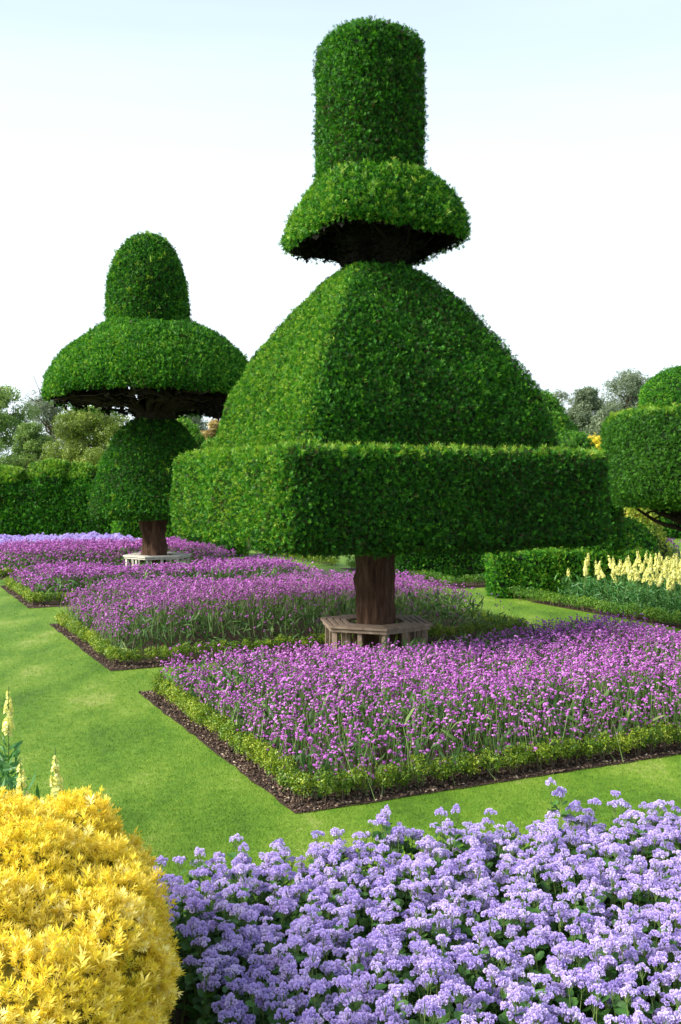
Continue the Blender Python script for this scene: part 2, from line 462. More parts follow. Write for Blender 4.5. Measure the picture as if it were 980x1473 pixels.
A1 = 6.35
BEDS = [(0, 4.25), (5.55, 9.86), (12.0, 16.2), (17.7, 22.2)]
def rect_ab(a0, a1, b0, b1):
    return [ab(a0, b0)[:2], ab(a1, b0)[:2], ab(a1, b1)[:2], ab(a0, b1)[:2]]
for (b0, b1) in BEDS:
    sheet('soil', rect_ab(0, A1, b0, b1), .006, M['soil'], wob=.008)
sheet('soil', rect_ab(-1.5, 7, -5.6, -1.8), .006, M['soil'])
sheet('soil', rect_ab(-4.5, -1.72, -2.2, .75), .006, M['soil'])
sheet('soil', rect_ab(8.5, 13.5, 2.0, 9.0), .006, M['soil'])
sheet('soil', rect_ab(8.4, 10.0, 11.5, 17.0), .006, M['soil'])
sheet('soil', rect_ab(-1, 5, 23.3, 27.5), .006, M['soil'])

# mulch chips on the soil margins
def chips(pa, n, nm):
    a = np.array([[p[0], p[1], .012] for p in pa])
    T = (np.array([[-.5, -.3, 0], [.4, -.35, 0], [.55, .3, .1], [-.45, .35, .05], [0, 0, .35]]), np.array([[0, 1, 4, 4], [1, 2, 4, 4], [2, 3, 4, 4], [3, 0, 4, 4]])[:, :3], np.zeros(5))
    D = np.array([0, 0, 1.0]) + rng.normal(size=(len(a), 3)) * .5
    v, q, t = inst(T, a, frames(D), rng.uniform(.008, .030, len(a)), rng.random(len(a)) ** 1.5)
    tag(build(nm, [(v, q, t, 0)], [M['chip']]), kind='stuff')
def strip_pts(a0, a1, b0, b1, n):
    return [ab(a, b) for a, b in zip(rng.uniform(a0, a1, n), rng.uniform(b0, b1, n))]
cp = strip_pts(.01, .5, 0, 4.25, 5500) + strip_pts(.3, A1, .01, .5, 6500) + strip_pts(.01, .4, 5.55, 9.8, 2500) + strip_pts(.3, 3, 5.56, 5.95, 2000) + strip_pts(.01, .4, 12, 16.2, 1500)
chips(cp, 0, 'bark_mulch')

# grass blades over the lawn, thinning out with distance
n = 620000
u = rng.random(n)
yy = (3.6 ** -.6 + u * (40 ** -.6 - 3.6 ** -.6)) ** (-1 / .6)
xx = rng.uniform(-.40, .40, n) * yy + rng.uniform(-.4, .4, n)
ra = (xx - OX) * AX + (yy - OY) * AY; rb = -(xx - OX) * AY + (yy - OY) * AX
ok = np.ones(n, bool)
for (a0, a1, b0, b1) in [(0, A1, *b_) for b_ in BEDS] + [(-1.5, 7, -5.6, -1.8), (-4.5, -1.72, -2.2, .75), (8.4, 13.5, 2, 9), (8.4, 10, 11.5, 17), (-1, 5, 23.3, 27.5)]:
    ok &= ~((ra > a0) & (ra < a1) & (rb > b0) & (rb < b1))
BP = np.stack([xx[ok], yy[ok], np.zeros(ok.sum())], 1)
n = len(BP)
T = (np.array([[-.10, 0, 0], [.10, 0, 0], [.25, .05, 1.0]]), np.array([[0, 1, 2]]), np.zeros(3))
D = np.array([0, 0, 1.0]) + rng.normal(size=(n, 3)) * .55
D[:, 2] = np.abs(D[:, 2]) + .2
bs = rng.uniform(.008, .016, n) * (1 + .06 * np.maximum(BP[:, 1] - 5, 0))
v, q, t = inst(T, BP, frames(D), bs, rng.random(n))
tag(build('grass', [(v, q, t, 0)], [M['blade']]), 'short mown grass of the lawn between the flower beds', kind='stuff')

# ================================================================== TOPIARY 1 (slab, pyramid, skirt, column)
C1 = (.44, 12.3)
def sq(z, s, n=9): return (z, s, s, n)
t1 = empty('topiary_yew', (C1[0], C1[1], 0))
tag(t1, 'tallest clipped yew, with square slab, pyramid and column, above the brown bench', 'topiary')
def put(o, root):                            # parts are built in world space, then parented in place
    o.parent = root
    o.matrix_parent_inverse = root.matrix_basis.inverted() if False else root.matrix_basis.copy().inverted()
    return o
def fixroot(root):
    from mathutils import Matrix
    return Matrix.Translation(root.location) @ Matrix.Rotation(root.rotation_euler.z, 4, 'Z')
def attach(o, root):
    o.parent = root
    o.matrix_parent_inverse = fixroot(root).inverted()
    return o
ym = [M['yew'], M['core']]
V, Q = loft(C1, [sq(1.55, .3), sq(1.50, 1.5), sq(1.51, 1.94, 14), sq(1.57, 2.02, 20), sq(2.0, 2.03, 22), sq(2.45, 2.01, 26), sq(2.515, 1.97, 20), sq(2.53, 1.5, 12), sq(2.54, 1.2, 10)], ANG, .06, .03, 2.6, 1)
attach(clad('slab_crown', V, Q, ym, lit_side=900, dens=3500, size=.051, shoots=2600, shoot_z=(2.44, 2.75), shoot_size=.085, tint=(.05, .72)), t1)
V, Q = loft(C1, [sq(2.46, 1.62, 26), sq(2.66, 1.59, 26), sq(3.0, 1.52, 24), sq(3.35, 1.40, 20), sq(3.87, 1.12, 22), sq(4.28, .84, 16), sq(4.62, .56, 8), sq(4.77, .38, 3), sq(4.82, .2, 2)], ANG, .055, .03, 2.4, 2)
attach(clad('pyramid_crown', V, Q, ym, lit_side=1300, dens=3400, size=.051, shoots=1300, shoot_size=.075, tint=(.05, .72), smat=M['yew_light']), t1)
TS = lambda V: V - np.array([0, 0, 1.0]) * (.055 * (V[:, 1] - C1[1]) * np.clip((5.8 - V[:, 2]) / .5, 0, 1))[:, None]
# skirt: outer skin, and hollow underside of bare twigs
V, Q = loft((C1[0] - .03, C1[1]), [sq(5.11, .89, 5), sq(5.14, .94, 5), sq(5.24, .95, 5), sq(5.42, .90, 4.6), sq(5.62, .81, 4), sq(5.80, .71, 3.2), sq(5.90, .60, 2.8), sq(5.93, .5, 2.4)], ANG, .06, .035, 3, 3)
V = TS(V)
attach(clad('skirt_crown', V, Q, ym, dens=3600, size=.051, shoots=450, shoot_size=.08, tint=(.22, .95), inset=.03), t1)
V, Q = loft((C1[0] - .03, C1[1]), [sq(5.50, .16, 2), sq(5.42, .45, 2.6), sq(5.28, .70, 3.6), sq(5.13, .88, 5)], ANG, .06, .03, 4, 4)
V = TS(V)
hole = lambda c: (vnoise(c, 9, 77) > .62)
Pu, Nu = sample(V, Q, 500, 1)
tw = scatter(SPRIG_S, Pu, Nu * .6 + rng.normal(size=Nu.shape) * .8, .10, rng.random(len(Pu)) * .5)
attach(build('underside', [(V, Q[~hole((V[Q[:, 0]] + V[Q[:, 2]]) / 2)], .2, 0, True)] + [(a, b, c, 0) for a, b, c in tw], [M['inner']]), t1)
V, Q = loft((C1[0] - .08, C1[1]), [sq(5.85, .575, 2.7), sq(6.2, .585, 2.7), sq(6.9, .59, 2.8), sq(7.40, .585, 2.8), sq(7.50, .565, 2.7), sq(7.56, .50, 2.5), sq(7.60, .3, 2.2), sq(7.61, .02, 2)], ANG, .06, .025, 3, 5)
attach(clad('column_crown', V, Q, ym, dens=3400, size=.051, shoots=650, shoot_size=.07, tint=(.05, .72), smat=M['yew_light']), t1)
# trunk with flutes and the bare neck
zz = np.linspace(0, 1.62, 26)
pts = [(C1[0] - .02 + .012 * math.sin(z * 3), C1[1], z) for z in zz]
V, Q = tube(pts, [.225 + .05 * math.exp(-z * 7) + .015 * max(0, z - 1.1) for z in zz], 60, .22, 3)
attach(build('trunk', [(V, Q, .5, 0, True)], [M['bark']]), t1)
zz = np.linspace(4.70, 5.7, 10)
V, Q = tube([(C1[0], C1[1], z) for z in zz], [.30 + .30 * (z - 4.70) for z in zz], 30, .3, 8)
Pu, Nu = sample(V, Q, 900, 1)
tw = scatter(SPRIG_S, Pu, Nu * .5 + rng.normal(size=Nu.shape) * .8, .09, rng.random(len(Pu)) * .5)
attach(build('neck', [(V, Q, .5, 0, True)] + [(a, b, c, 0) for a, b, c in tw], [M['inner']]), t1)
def limbs(root, c, n, z0, z1, r0, r1, thick, droop=0.0, seed=1, mat_=None):
    rr = random.Random(seed)
    for i in range(n):
        a = 2 * math.pi * (i + rr.uniform(-.3, .3)) / n
        zr = rr.uniform(-.1, .1)
        pts = []; rad = []
        for k in range(9):
            u = k / 8
            r = r0 + (r1 - r0) * u
            pts.append((c[0] + math.cos(a + .25 * math.sin(u * 4 + i)) * r, c[1] + math.sin(a + .25 * math.sin(u * 4 + i)) * r,
                        z0 + (z1 - z0) * u ** .6 - droop * u * u + zr * u + .04 * math.sin(u * 9 + i)))
            rad.append(thick * (1 - .75 * u))
        ch = []
        V, Q = tube(pts, rad, 7, .1, i); ch.append((V, Q, .5, 0, True))
        for j in range(7):
            k = rr.randint(2, 7); p = np.array(pts[k]); aa = a + rr.uniform(-1.2, 1.2); l = rr.uniform(.2, .5) * (r1 - r0)
            q = [p + np.array([math.cos(aa) * l * u, math.sin(aa) * l * u, rr.uniform(0, .25) * l * u * 3 * (1 if j % 2 else -.25) + .03 * math.sin(u * 8)]) for u in np.linspace(0, 1, 5)]
            V, Q = tube(q, [rad[k] * .5 * (1 - .7 * u) for u in np.linspace(0, 1, 5)], 5); ch.append((V, Q, .5, 0, True))
        attach(build('branch', ch, [mat_ or M['bark_dark']]), root)
limbs(t1, C1, 9, 4.95, 5.30, .25, .82, .03, 0, 4, M['inner'])

# ================================================================== TOPIARY 2 (bell, umbrella, dome)
C2 = (-4.33, 23.2)
t2 = empty('topiary_yew', (C2[0], C2[1], 0))
tag(t2, 'clipped yew shaped like a wide umbrella with a bullet top above the white bench', 'topiary')
def rd(z, s, n=2.05): return (z, s, s, n)
V, Q = loft(C2, [rd(1.50, .3), rd(1.45, .9), rd(1.44, 1.36), rd(1.50, 1.44), rd(1.78, 1.42), rd(2.1, 1.32), rd(2.45, 1.22), rd(2.93, 1.04), rd(3.25, .86), rd(3.48, .66), rd(3.6, .48), rd(3.66, .30)], 0, .11, .05, 1.8, 11)
attach(clad('bell_crown', V, Q, ym, dens=2200, size=.068, shoots=250, shoot_size=.13, tint=(.05, .7), inset=.05), t2)
lowhole = lambda c: (c[:, 2] < 4.8) & (c[:, 2] > 4.02) & (c[:, 1] > C2[1] - .9) & (.5 * vnoise(c, 3.4, 21) + .6 * vnoise(c, 9, 23) > .10 + (c[:, 2] - 4.2) * .8)
UT = lambda V: V - np.array([0, 0, 1.0]) * (.17 + .065 * (V[:, 1] - C2[1]) * np.clip((5.4 - V[:, 2]) / 1.0, 0, 1))[:, None]
V, Q = loft(C2, [rd(4.24, 2.34), rd(4.26, 2.43), rd(4.40, 2.46), rd(4.6, 2.42), rd(4.85, 2.31), rd(5.1, 2.15), rd(5.34, 1.95), rd(5.6, 1.65), rd(5.82, 1.3), rd(5.97, .98), rd(6.05, .7)], 0, .10, .06, 1.5, 12)
V = UT(V)
attach(clad('umbrella_crown', V, Q, ym, dens=2000, size=.072, shoots=500, shoot_size=.13, tint=(.18, .85), inset=.05, smat=M['yew_light'], cull=.6, hole=lowhole), t2)
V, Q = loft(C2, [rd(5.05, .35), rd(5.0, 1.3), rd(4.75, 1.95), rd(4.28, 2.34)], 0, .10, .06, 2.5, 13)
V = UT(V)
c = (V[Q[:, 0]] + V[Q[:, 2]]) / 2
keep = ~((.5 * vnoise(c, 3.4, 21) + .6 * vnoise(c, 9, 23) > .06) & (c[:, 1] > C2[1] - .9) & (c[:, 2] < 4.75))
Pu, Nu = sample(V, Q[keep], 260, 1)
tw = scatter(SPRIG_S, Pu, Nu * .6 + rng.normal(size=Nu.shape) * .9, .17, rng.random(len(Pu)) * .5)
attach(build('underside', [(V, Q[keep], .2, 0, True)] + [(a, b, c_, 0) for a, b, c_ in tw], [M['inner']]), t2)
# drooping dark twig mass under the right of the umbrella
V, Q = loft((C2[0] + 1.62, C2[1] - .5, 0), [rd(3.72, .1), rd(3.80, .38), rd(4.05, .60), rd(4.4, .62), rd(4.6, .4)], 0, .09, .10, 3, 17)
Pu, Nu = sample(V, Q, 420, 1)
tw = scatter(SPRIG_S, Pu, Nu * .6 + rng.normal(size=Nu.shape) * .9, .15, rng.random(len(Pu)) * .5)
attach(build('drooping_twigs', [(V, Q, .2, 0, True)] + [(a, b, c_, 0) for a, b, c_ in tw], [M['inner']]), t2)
V, Q = loft((C2[0] - .14, C2[1]), [rd(5.7, .88), rd(5.9, .91), rd(6.3, .895), rd(6.85, .83), rd(7.2, .74), rd(7.5, .63), rd(7.73, .46), rd(7.88, .26), rd(7.93, .02)], 0, .10, .05, 2, 14)
attach(clad('bullet_crown', V, Q, ym, dens=2200, size=.068, shoots=220, shoot_size=.12, tint=(.08, .75), inset=.05), t2)
zz = np.linspace(0, 1.6, 20)
V, Q = tube([(C2[0] - .03, C2[1], z) for z in zz], [.27 + .05 * math.exp(-z * 6) + .10 * max(0, z - .9) ** 1.3 for z in zz], 48, .30, 5)
attach(build('trunk', [(V, Q, .5, 0, True)], [M['bark']]), t2)
zz = np.linspace(3.5, 5.1, 12)
V, Q = tube([(C2[0] + .02, C2[1], z) for z in zz], [.42 - .05 * math.sin((z - 3.5) * 2) + .1 * max(0, z - 4.3) for z in zz], 26, .28, 9)
attach(build('neck', [(V, Q, .5, 0, True)], [M['bark_dark']]), t2)
limbs(t2, C2, 24, 3.85, 4.30, .3, 2.3, .095, .18, 6)

# ================================================================== TOPIARY 3 (drum with dome, right) and others behind
Y3 = 17.0
C3 = (at(996, Y3), Y3)
t3 = empty('topiary_yew', (C3[0], C3[1], 0))
tag(t3, 'clipped yew drum with a smooth dome on top, behind the yellow flowers', 'topiary')
V, Q = loft(C3, [rd(1.86, .3), rd(1.80, 1.0), rd(1.84, 1.25), rd(2.0, 1.38, 2.4), rd(2.5, 1.44, 2.4), rd(3.15, 1.42, 2.4), rd(3.32, 1.34, 2.4), rd(3.38, 1.0), rd(3.40, .6)], 0, .08, .05, 2.2, 31)
attach(clad('drum_crown', V, Q, [M['yew_light'], M['core']], dens=2300, size=.056, shoots=900, shoot_z=(3.2, 3.5), shoot_size=.09, tint=(.1, .7)), t3)
V, Q = loft(C3, [rd(3.3, .86), rd(3.5, .88), rd(3.75, .84), rd(3.95, .70), rd(4.08, .48), rd(4.14, .25), rd(4.15, .02)], 0, .08, .03, 2.2, 32)
attach(clad('dome_crown', V, Q, ym, dens=2600, size=.046, tint=(.3, .85)), t3)
zz = np.linspace(0, 2.0, 14)
V, Q = tube([(C3[0] + .25 - .1 * z, C3[1], z) for z in zz], [.2 + .02 * math.sin(z * 4) for z in zz], 20, .2, 5)
attach(build('trunk', [(V, Q, .5, 0, True)], [M['bark_dark']]), t3)
for (pA, pB, th) in [((.15, 0, 1.25), (-1.05, -.3, 1.95), .07), ((.1, 0, 1.5), (-.7, -.6, 1.9), .05), ((.15, 0, 1.15), (-.85, .3, 1.72), .05), ((.1, .1, 1.3), (-.3, .8, 1.9), .05)]:
    q = [(C3[0] + pA[0] + (pB[0] - pA[0]) * u, C3[1] + pA[1] + (pB[1] - pA[1]) * u, pA[2] + (pB[2] - pA[2]) * u ** .8 + .04 * math.sin(u * 7)) for u in np.linspace(0, 1, 9)]
    V, Q = tube(q, [th * (1 - .6 * u) for u in np.linspace(0, 1, 9)], 8, .1)
    ch = [(V, Q, .5, 0, True)]
    for j in range(6):
        p = np.array(q[3 + j % 5]); l = random.uniform(.25, .55); aa = random.uniform(0, 6.28)
        qq = [p + np.array([math.cos(aa) * l * u, math.sin(aa) * l * u, .35 * l * u + .02 * math.sin(u * 9)]) for u in np.linspace(0, 1, 5)]
        V, Q = tube(qq, [th * .35 * (1 - .7 * u) for u in np.linspace(0, 1, 5)], 5); ch.append((V, Q, .5, 0, True))
    attach(build('branch', ch, [M['bark_dark']]), t3)

def topi(label, cat, px, Y, prof, mats, size, dens, n=2.05, seed=1, tint=(.15, .8), name='topiary_shrub', bump=.06, trunk=True, step=.12, bs=1.8, shoots=0, **kw):
    c = (at(px, Y), Y)
    r = empty(name, (c[0], c[1], 0)); tag(r, label, cat)
    V, Q = loft(c, [rd(z, s, n) for z, s in prof], 0, step, bump, bs, seed)
    attach(clad('crown', V, Q, mats, dens=dens, size=size, tint=tint, inset=size * .6, shoots=shoots, shoot_size=size * 1.5, **kw), r)
    z0 = prof[0][0]
    if trunk and z0 > .05:
        V, Q = tube([(c[0], c[1], z) for z in np.linspace(0, z0 + .2, 6)], [.12] * 6, 10, .2)
        attach(build('trunk', [(V, Q, .5, 0, True)], [M['bark_dark']]), r)
    return r
yl = [M['yew_light'], M['core']]
gm = [M['gold'], M['gold_core']]
topi('pale green clipped cone rising behind the right side of the tall pyramid', 'topiary', 776, 27,
     [(.1, 1.2), (.5, 1.5), (2.2, 1.5), (3.0, 1.28), (3.6, .95), (4.1, .62), (4.5, .35), (4.65, .05)], yl, .10, 600, seed=41)
topi('rounded green globe just right of the pyramid behind the slab hedge', 'topiary', 822, 21,
     [(.1, .4), (.5, .5), (1.6, .5), (2.2, .45), (2.5, .46), (2.85, .48), (3.08, .36), (3.2, .18), (3.24, .02)], yl, .075, 900, seed=42, shoots=60)
topi('dark green clipped mound between the slab end and the drum shaped yew', 'topiary', 862, 19.5,
     [(.1, .3), (.6, .45), (1.5, .42), (1.7, .47), (2.1, .48), (2.3, .36), (2.45, .2), (2.5, .02)], ym, .075, 1000, seed=43)
topi('bright golden yew top glowing between the green globe and the drum', 'topiary', 858, 30,
     [(.1, .9), (1.5, 1.0), (2.6, .85), (3.2, .6), (3.45, .35), (3.55, .02)], gm, .11, 500, seed=44, tint=(.1, .8))
topi('green clipped mound behind the long dark hedge, left of the golden shrub', 'topiary', 893, 21.5,
     [(.02, .75), (.4, .8), (.9, .68), (1.25, .45), (1.4, .2), (1.43, .02)], ym, .075, 1000, seed=45, tint=(.2, .9))
topi('yellow green clipped shrub behind the green mound under the drum yew', 'topiary', 905, 24.5,
     [(.02, .85), (.6, .85), (1.2, .7), (1.6, .45), (1.76, .2), (1.8, .02)], [M['box'], M['gold_core']], .09, 600, seed=46, tint=(.4, 1.0))
topi('golden tipped dark shrub right of the long hedge beside the far purple bed', 'shrub', 938, 22.6,
     [(.02, .3), (.15, .40), (.45, .43), (.75, .38), (.95, .28), (1.15, .22), (1.3, .1), (1.33, .02)], [M['box'], M['inner']], .08, 520, seed=47, bump=.12, tint=(.1, 1.0))
topi('pale green dome shrub behind the bell of the umbrella yew', 'topiary', 262, 36,
     [(.02, 1.1), (1.5, 1.3), (2.9, 1.15), (3.7, .8), (4.2, .45), (4.5, .05)], yl, .13, 420, seed=48, tint=(.35, .95))
topi('low green mound between the bell shaped yew and the near slab', 'topiary', 318, 30,
     [(.02, .7), (1.5, .8), (2.8, .7), (3.4, .4), (3.55, .05)], yl, .12, 500, seed=49, tint=(.4, .95))

# ================================================================== clipped hedges
def hedge(name, label, x, y, hx, hy, h, rot, mats, size, dens, seed, tint=(.1, .75), shoots=0, parent=None, n=14, ts=None, bump=.04, cat='hedge', step=.1):
    V, Q = loft((x, y), [(0.0, hx * .97, hy * .97, n), (.15, hx, hy, n), (h * .8, hx, hy, n), (h - .04, hx * .985, hy * .97, n), (h, hx * .93, hy * .85, n), (h + .005, hx * .1, hy * .1, 4)], rot, step, bump, 2.4, seed)
    o = clad(name, V, Q, mats, parent, dens=dens, size=size, tint=tint, shoots=shoots, shoot_z=(h - .08, h + .2), shoot_size=size * 1.3, inset=size * .5, ts=ts)
    if label: tag(o, label, cat)
    return o
hedge('clipped_hedge', 'dark green box shaped hedge behind the yellow snapdragons', at(822, 19.2), 19.35, 1.58, .42, .86, .05, ym, .065, 1500, 51, tint=(.2, .85), shoots=350)
hedge('clipped_hedge', 'dark green low hedge seen under the slab just right of the tree trunk', at(640, 22.6), 22.9, 1.12, .45, 1.0, .03, ym, .07, 1100, 52, tint=(.1, .7), shoots=100)
hedge('clipped_hedge', 'small hedge with a bright green end left of the umbrella yew trunk', at(213, 35.6), 35.6, 1.15, .5, .98, .42, ym, .10, 700, 53, tint=(.4, .95))
hedge('clipped_hedge', 'dark hedge at the far right beyond the distant purple bed', at(1010, 40), 40, 3.9, .8, 1.35, 0, ym, .13, 350, 54)
# tall hedge, clipped into merlons
th = empty('tall_hedge', (at(60, 41), 41, 0))
tag(th, 'tall dark hedge cut into blocks at the far left below the woodland', 'hedge')
for i, (p0, p1, h, dy) in enumerate([(-190, -95, 2.9, .3), (-92, -40, 2.85, 0), (-39, 27, 2.76, -.1), (35, 56, 2.90, .5), (58, 92, 3.03, -.1), (99, 127, 2.86, .1), (132, 162, 2.92, .7), (166, 240, 2.7, .6), (243, 330, 2.8, .5)]):
    x0, x1 = at(p0, 41), at(p1, 41)
    V, Q = loft(((x0 + x1) / 2, 41.6 + dy), [(0, (x1 - x0) / 2 * 1.12, .85, 24), (h * .64, (x1 - x0) / 2 * 1.10, .84, 24), (h * .70, (x1 - x0) / 2 * .98, .83, 20), (h * .80, (x1 - x0) / 2 * .96, .82, 20), (h * .84, (x1 - x0) / 2 * .95, .74, 18), (h * .99, (x1 - x0) / 2 * .93, .30, 16), (h, (x1 - x0) / 2 * .7, .2, 8), (h + .02, .1, .1, 3)], 0, .18, .07, 1.4, 60 + i)
    attach(clad('hedge_section', V, Q, ym, dens=420, size=.13, tint=(.1, .75), inset=.08, shoots=int(620 * (x1 - x0)), shoot_z=(h * .81, h + .3), shoot_size=.15), th)

x0, x1 = at(-195, 41), at(335, 41)
V, Q = loft(((x0 + x1) / 2, 41.6), [(0, (x1 - x0) / 2, .93, 40), (1.0, (x1 - x0) / 2, .92, 40), (1.98, (x1 - x0) / 2, .90, 40), (2.05, (x1 - x0) / 2, .8, 30), (2.06, 6, .3, 10)], 0, .2, .06, 1.2, 79)
attach(clad('hedge_wall', V, Q, ym, dens=420, size=.13, tint=(.1, .75), inset=.08), th)

# ================================================================== woodland
def tree(label, px, Y, py_top, half_px, mats_leaf, leaf=.16, nleaf=6500, clumps=60, trunk_h=None, seed=1, crown_lo=.3, loose=1.0, cat='tree', shape='round', name='tree'):
    rr = np.random.default_rng(seed)
    h = zt(py_top + 6, Y); x = at(px, Y); rx = half_px / F * Y * .92; nleaf = int(nleaf * 1.5)
    r = empty(name, (x, Y, 0)); tag(r, label, cat)
    z0 = h * crown_lo
    cs = []
    for i in range(clumps):
        u = rr.random(); z = z0 + (h - z0) * u
        if shape == 'cone': rad = rx * (1 - u * .85)
        else: rad = rx * math.sqrt(max(0.03, 1 - (2 * u - .9) ** 2 / 1.25))
        a = rr.random() * 6.283; q = rad * math.sqrt(rr.random())
        cs.append((x + math.cos(a) * q, Y + math.sin(a) * q, z, rx * rr.uniform(.20, .42)))
    cs = np.array(cs)
    k = rr.integers(0, clumps, nleaf)
    d = unit(rr.normal(size=(nleaf, 3))); rad = cs[k, 3] * rr.random(nleaf) ** .33 * loose
    d[:, 2] *= .65
    nleaf_ = nleaf
    P = cs[k, :3] + d * rad[:, None]
    D = d + np.array([0, 0, .3]) + rr.normal(size=d.shape) * .7
    t = np.clip(.45 + .25 * rr.normal(size=clumps)[k] * .6 + rr.uniform(-.25, .25, nleaf), .02, .98)
    ch = [(a_, b_, np.clip(c_, 0, 1), 0) for a_, b_, c_ in scatter(BLOB, P, D, leaf * 1.15, t, .4)]
    attach(build('crown', ch, [mats_leaf]), r)
    # trunk and limbs reaching the clumps
    th_ = h * .55; ch = []
    lean = rr.uniform(-.04, .04)
    V, Q = tube([(x + lean * z + .1 * math.sin(z * .7 + seed), Y, z) for z in np.linspace(0, h * .85, 12)], np.linspace(h * .028, h * .006, 12), 9, .15, seed)
    ch.append((V, Q, .5, 0, True))
    for i in range(0, clumps, 2):
        c0 = cs[i]; zb = max(h * .15, c0[2] - rr.uniform(.15, .4) * h * .6)
        s = np.array([x + lean * zb + .1 * math.sin(zb * .7 + seed), Y, zb]); e = c0[:3]
        q = [s + (e - s) * u + np.array([0, 0, .12 * h * u * (1 - u)]) + rr.normal(size=3) * .04 * rx for u in np.linspace(0, 1, 6)]
        V, Q = tube(q, np.linspace(h * .011, h * .003, 6), 5); ch.append((V, Q, .5, 0, True))
    attach(build('trunk', ch, [M['bark_far']]), r)
    return r
tree('tall olive green woodland tree at the far left edge', -12, 62, 556, 66, M['olive'], .17, 9000, 75, seed=2, crown_lo=.2)
tree('loose pale tree with sky showing through, second from the left edge', 72, 72, 566, 52, M['pale_green'], .15, 4200, 70, seed=3, crown_lo=.2, loose=1.2)
tree('golden olive tree with a visible brown trunk between hedge and umbrella', 136, 52, 588, 66, M['olive_gold'], .14, 9500, 70, seed=4, crown_lo=.32)
tree('dark conifer behind the golden olive tree', 112, 84, 585, 34, M['grey_green'], .18, 4500, 60, seed=5, crown_lo=.15, shape='cone')
tree('olive tree low over the tall hedge between the pale and golden trees', 45, 55, 608, 38, M['olive'], .14, 4500, 50, seed=6, crown_lo=.25)
tree('pale green tree half hidden behind the neck of the umbrella yew', 268, 66, 590, 52, M['pale_green'], .16, 6000, 55, seed=7, crown_lo=.3)
tree('tan leaved tree glimpsed between the umbrella yew and the pyramid', 312, 58, 603, 26, M['tan'], .14, 4500, 40, seed=8, crown_lo=.3)
tree('grey green conifer in the gap right of the pyramid', 842, 78, 556, 36, M['grey_green'], .16, 15000, 150, seed=9, crown_lo=.05, name='conifer')
tree('pale blue green conifer left of the dome topped drum yew', 878, 70, 580, 36, M['grey_green'], .14, 13000, 130, seed=10, crown_lo=.05, name='conifer')
tree('airy pale tree reaching up behind the dome topped drum yew', 903, 86, 532, 42, M['pale_green'], .16, 9000, 130, seed=12, crown_lo=.3, loose=1.25)
tree('thin twigged tree with few leaves just right of the pyramid', 800, 80, 556, 26, M['pale_green'], .15, 1100, 60, seed=13, crown_lo=.4, loose=1.3)
tree('tree with a leafy branch at the far right edge of the sky', 1018, 66, 508, 42, M['olive'], .15, 5000, 60, seed=14, crown_lo=.5, loose=1.1)
# far wood that reads as one mass
nw = 30000
P = np.stack([rng.uniform(-60, 60, nw), rng.uniform(100, 112, nw), np.zeros(nw)], 1)
P[:, 2] = rng.random(nw) * (4.3 + 1.6 * vnoise(P, .12, 5) + .7 * vnoise(P, .5, 6))
ch = [(a_, b_, np.clip(c_, 0, 1), 0) for a_, b_, c_ in scatter(BLOB, P, rng.normal(size=(nw, 3)) + np.array([0, 0, .4]), .5, rng.uniform(.1, .8, nw), .4)]
tag(build('distant_woods', ch, [M['pale_green']]), 'far off band of pale green woodland behind the garden', kind='stuff')

# ================================================================== low box edging round the beds
def edging(label, segs, mats, seed, size=.030, h=.225, w=.082, dens=1.0):
    """row of small box plants: leafy heads on bare woody stems"""
    P = []; D = []; ch = []
    stems = []
    for (a0, b0, a1, b1) in segs:
        L = math.hypot(a1 - a0, b1 - b0); nclump = max(2, int(L / .15))
        for i in range(nclump):
            u = (i + .5 + random.uniform(-.2, .2)) / nclump
            a = a0 + (a1 - a0) * u + random.uniform(-.02, .02); b = b0 + (b1 - b0) * u + random.uniform(-.02, .02)
            c = np.array(ab(a, b)); hh = h * random.uniform(.85, 1.12); r = w * random.uniform(.85, 1.15)
            n_ = int(150 * dens)
            d = unit(rng.normal(size=(n_, 3))); q = rng.random(n_) ** .4
            p = c + d * np.array([r, r, hh * .36]) * q[:, None] + np.array([0, 0, hh * .64])
            P.append(p); D.append(d + np.array([0, 0, .5]) + rng.normal(size=d.shape) * .4)
            stems.append((c, hh, r))
            tt = random.uniform(-.18, .18)
            ch.append(tt)
    tv = np.concatenate([np.full(len(p), t) for p, t in zip(P, ch)])
    P = np.concatenate(P); D = np.concatenate(D)
    out = [(a_, b_, np.clip(c_, .01, .99), 0) for a_, b_, c_ in scatter(BLOB, P, D, size, np.clip(.45 + tv + rng.uniform(-.3, .3, len(P)), 0, 1), .3)]
    for c, hh, r in stems:
        for k in range(3):
            aa = random.uniform(0, 6.28); q = random.uniform(.2, .8) * r
            V, Q = tube([c + np.array([math.cos(aa) * q * .4, math.sin(aa) * q * .4, 0]), c + np.array([math.cos(aa) * q, math.sin(aa) * q, hh * .6])], [.006, .004], 5)
            out.append((V, Q, .5, 1))
    o = build('box_edging', out, mats)
    tag(o, label, 'hedge', 'low clipped edging round the flower beds')
em = [M['box'], M['bark_far']]
eg = [M['box_green'], M['bark_far']]
i_ = .135
edging('lime green box edging round the near purple bed, along the front corner of the lawn', [(i_, .17, i_, 4.05), (i_ + .05, .135, A1 - .2, .135)], em, 1)
edging('box edging round the second purple bed, just beyond the first grass gap', [(i_, 5.8, i_, 9.6), (i_ + .05, 5.8, A1 - .25, 5.8), (A1 - .25, 5.9, A1 - .25, 9.5)], em, 2, size=.034, dens=.8)
edging('box edging round the third purple bed, in front of the white bench', [(i_, 12.35, i_, 15.9), (i_ + .05, 12.35, A1 - .25, 12.35), (A1 - .25, 12.4, A1 - .25, 16)], em, 3, size=.045, dens=.55)
edging('short box edging at the farthest purple bed by the left edge of the lawn', [(i_, 18.0, i_, 22), (i_ + .05, 18.0, A1 - .25, 18.0)], em, 4, size=.06, dens=.4)
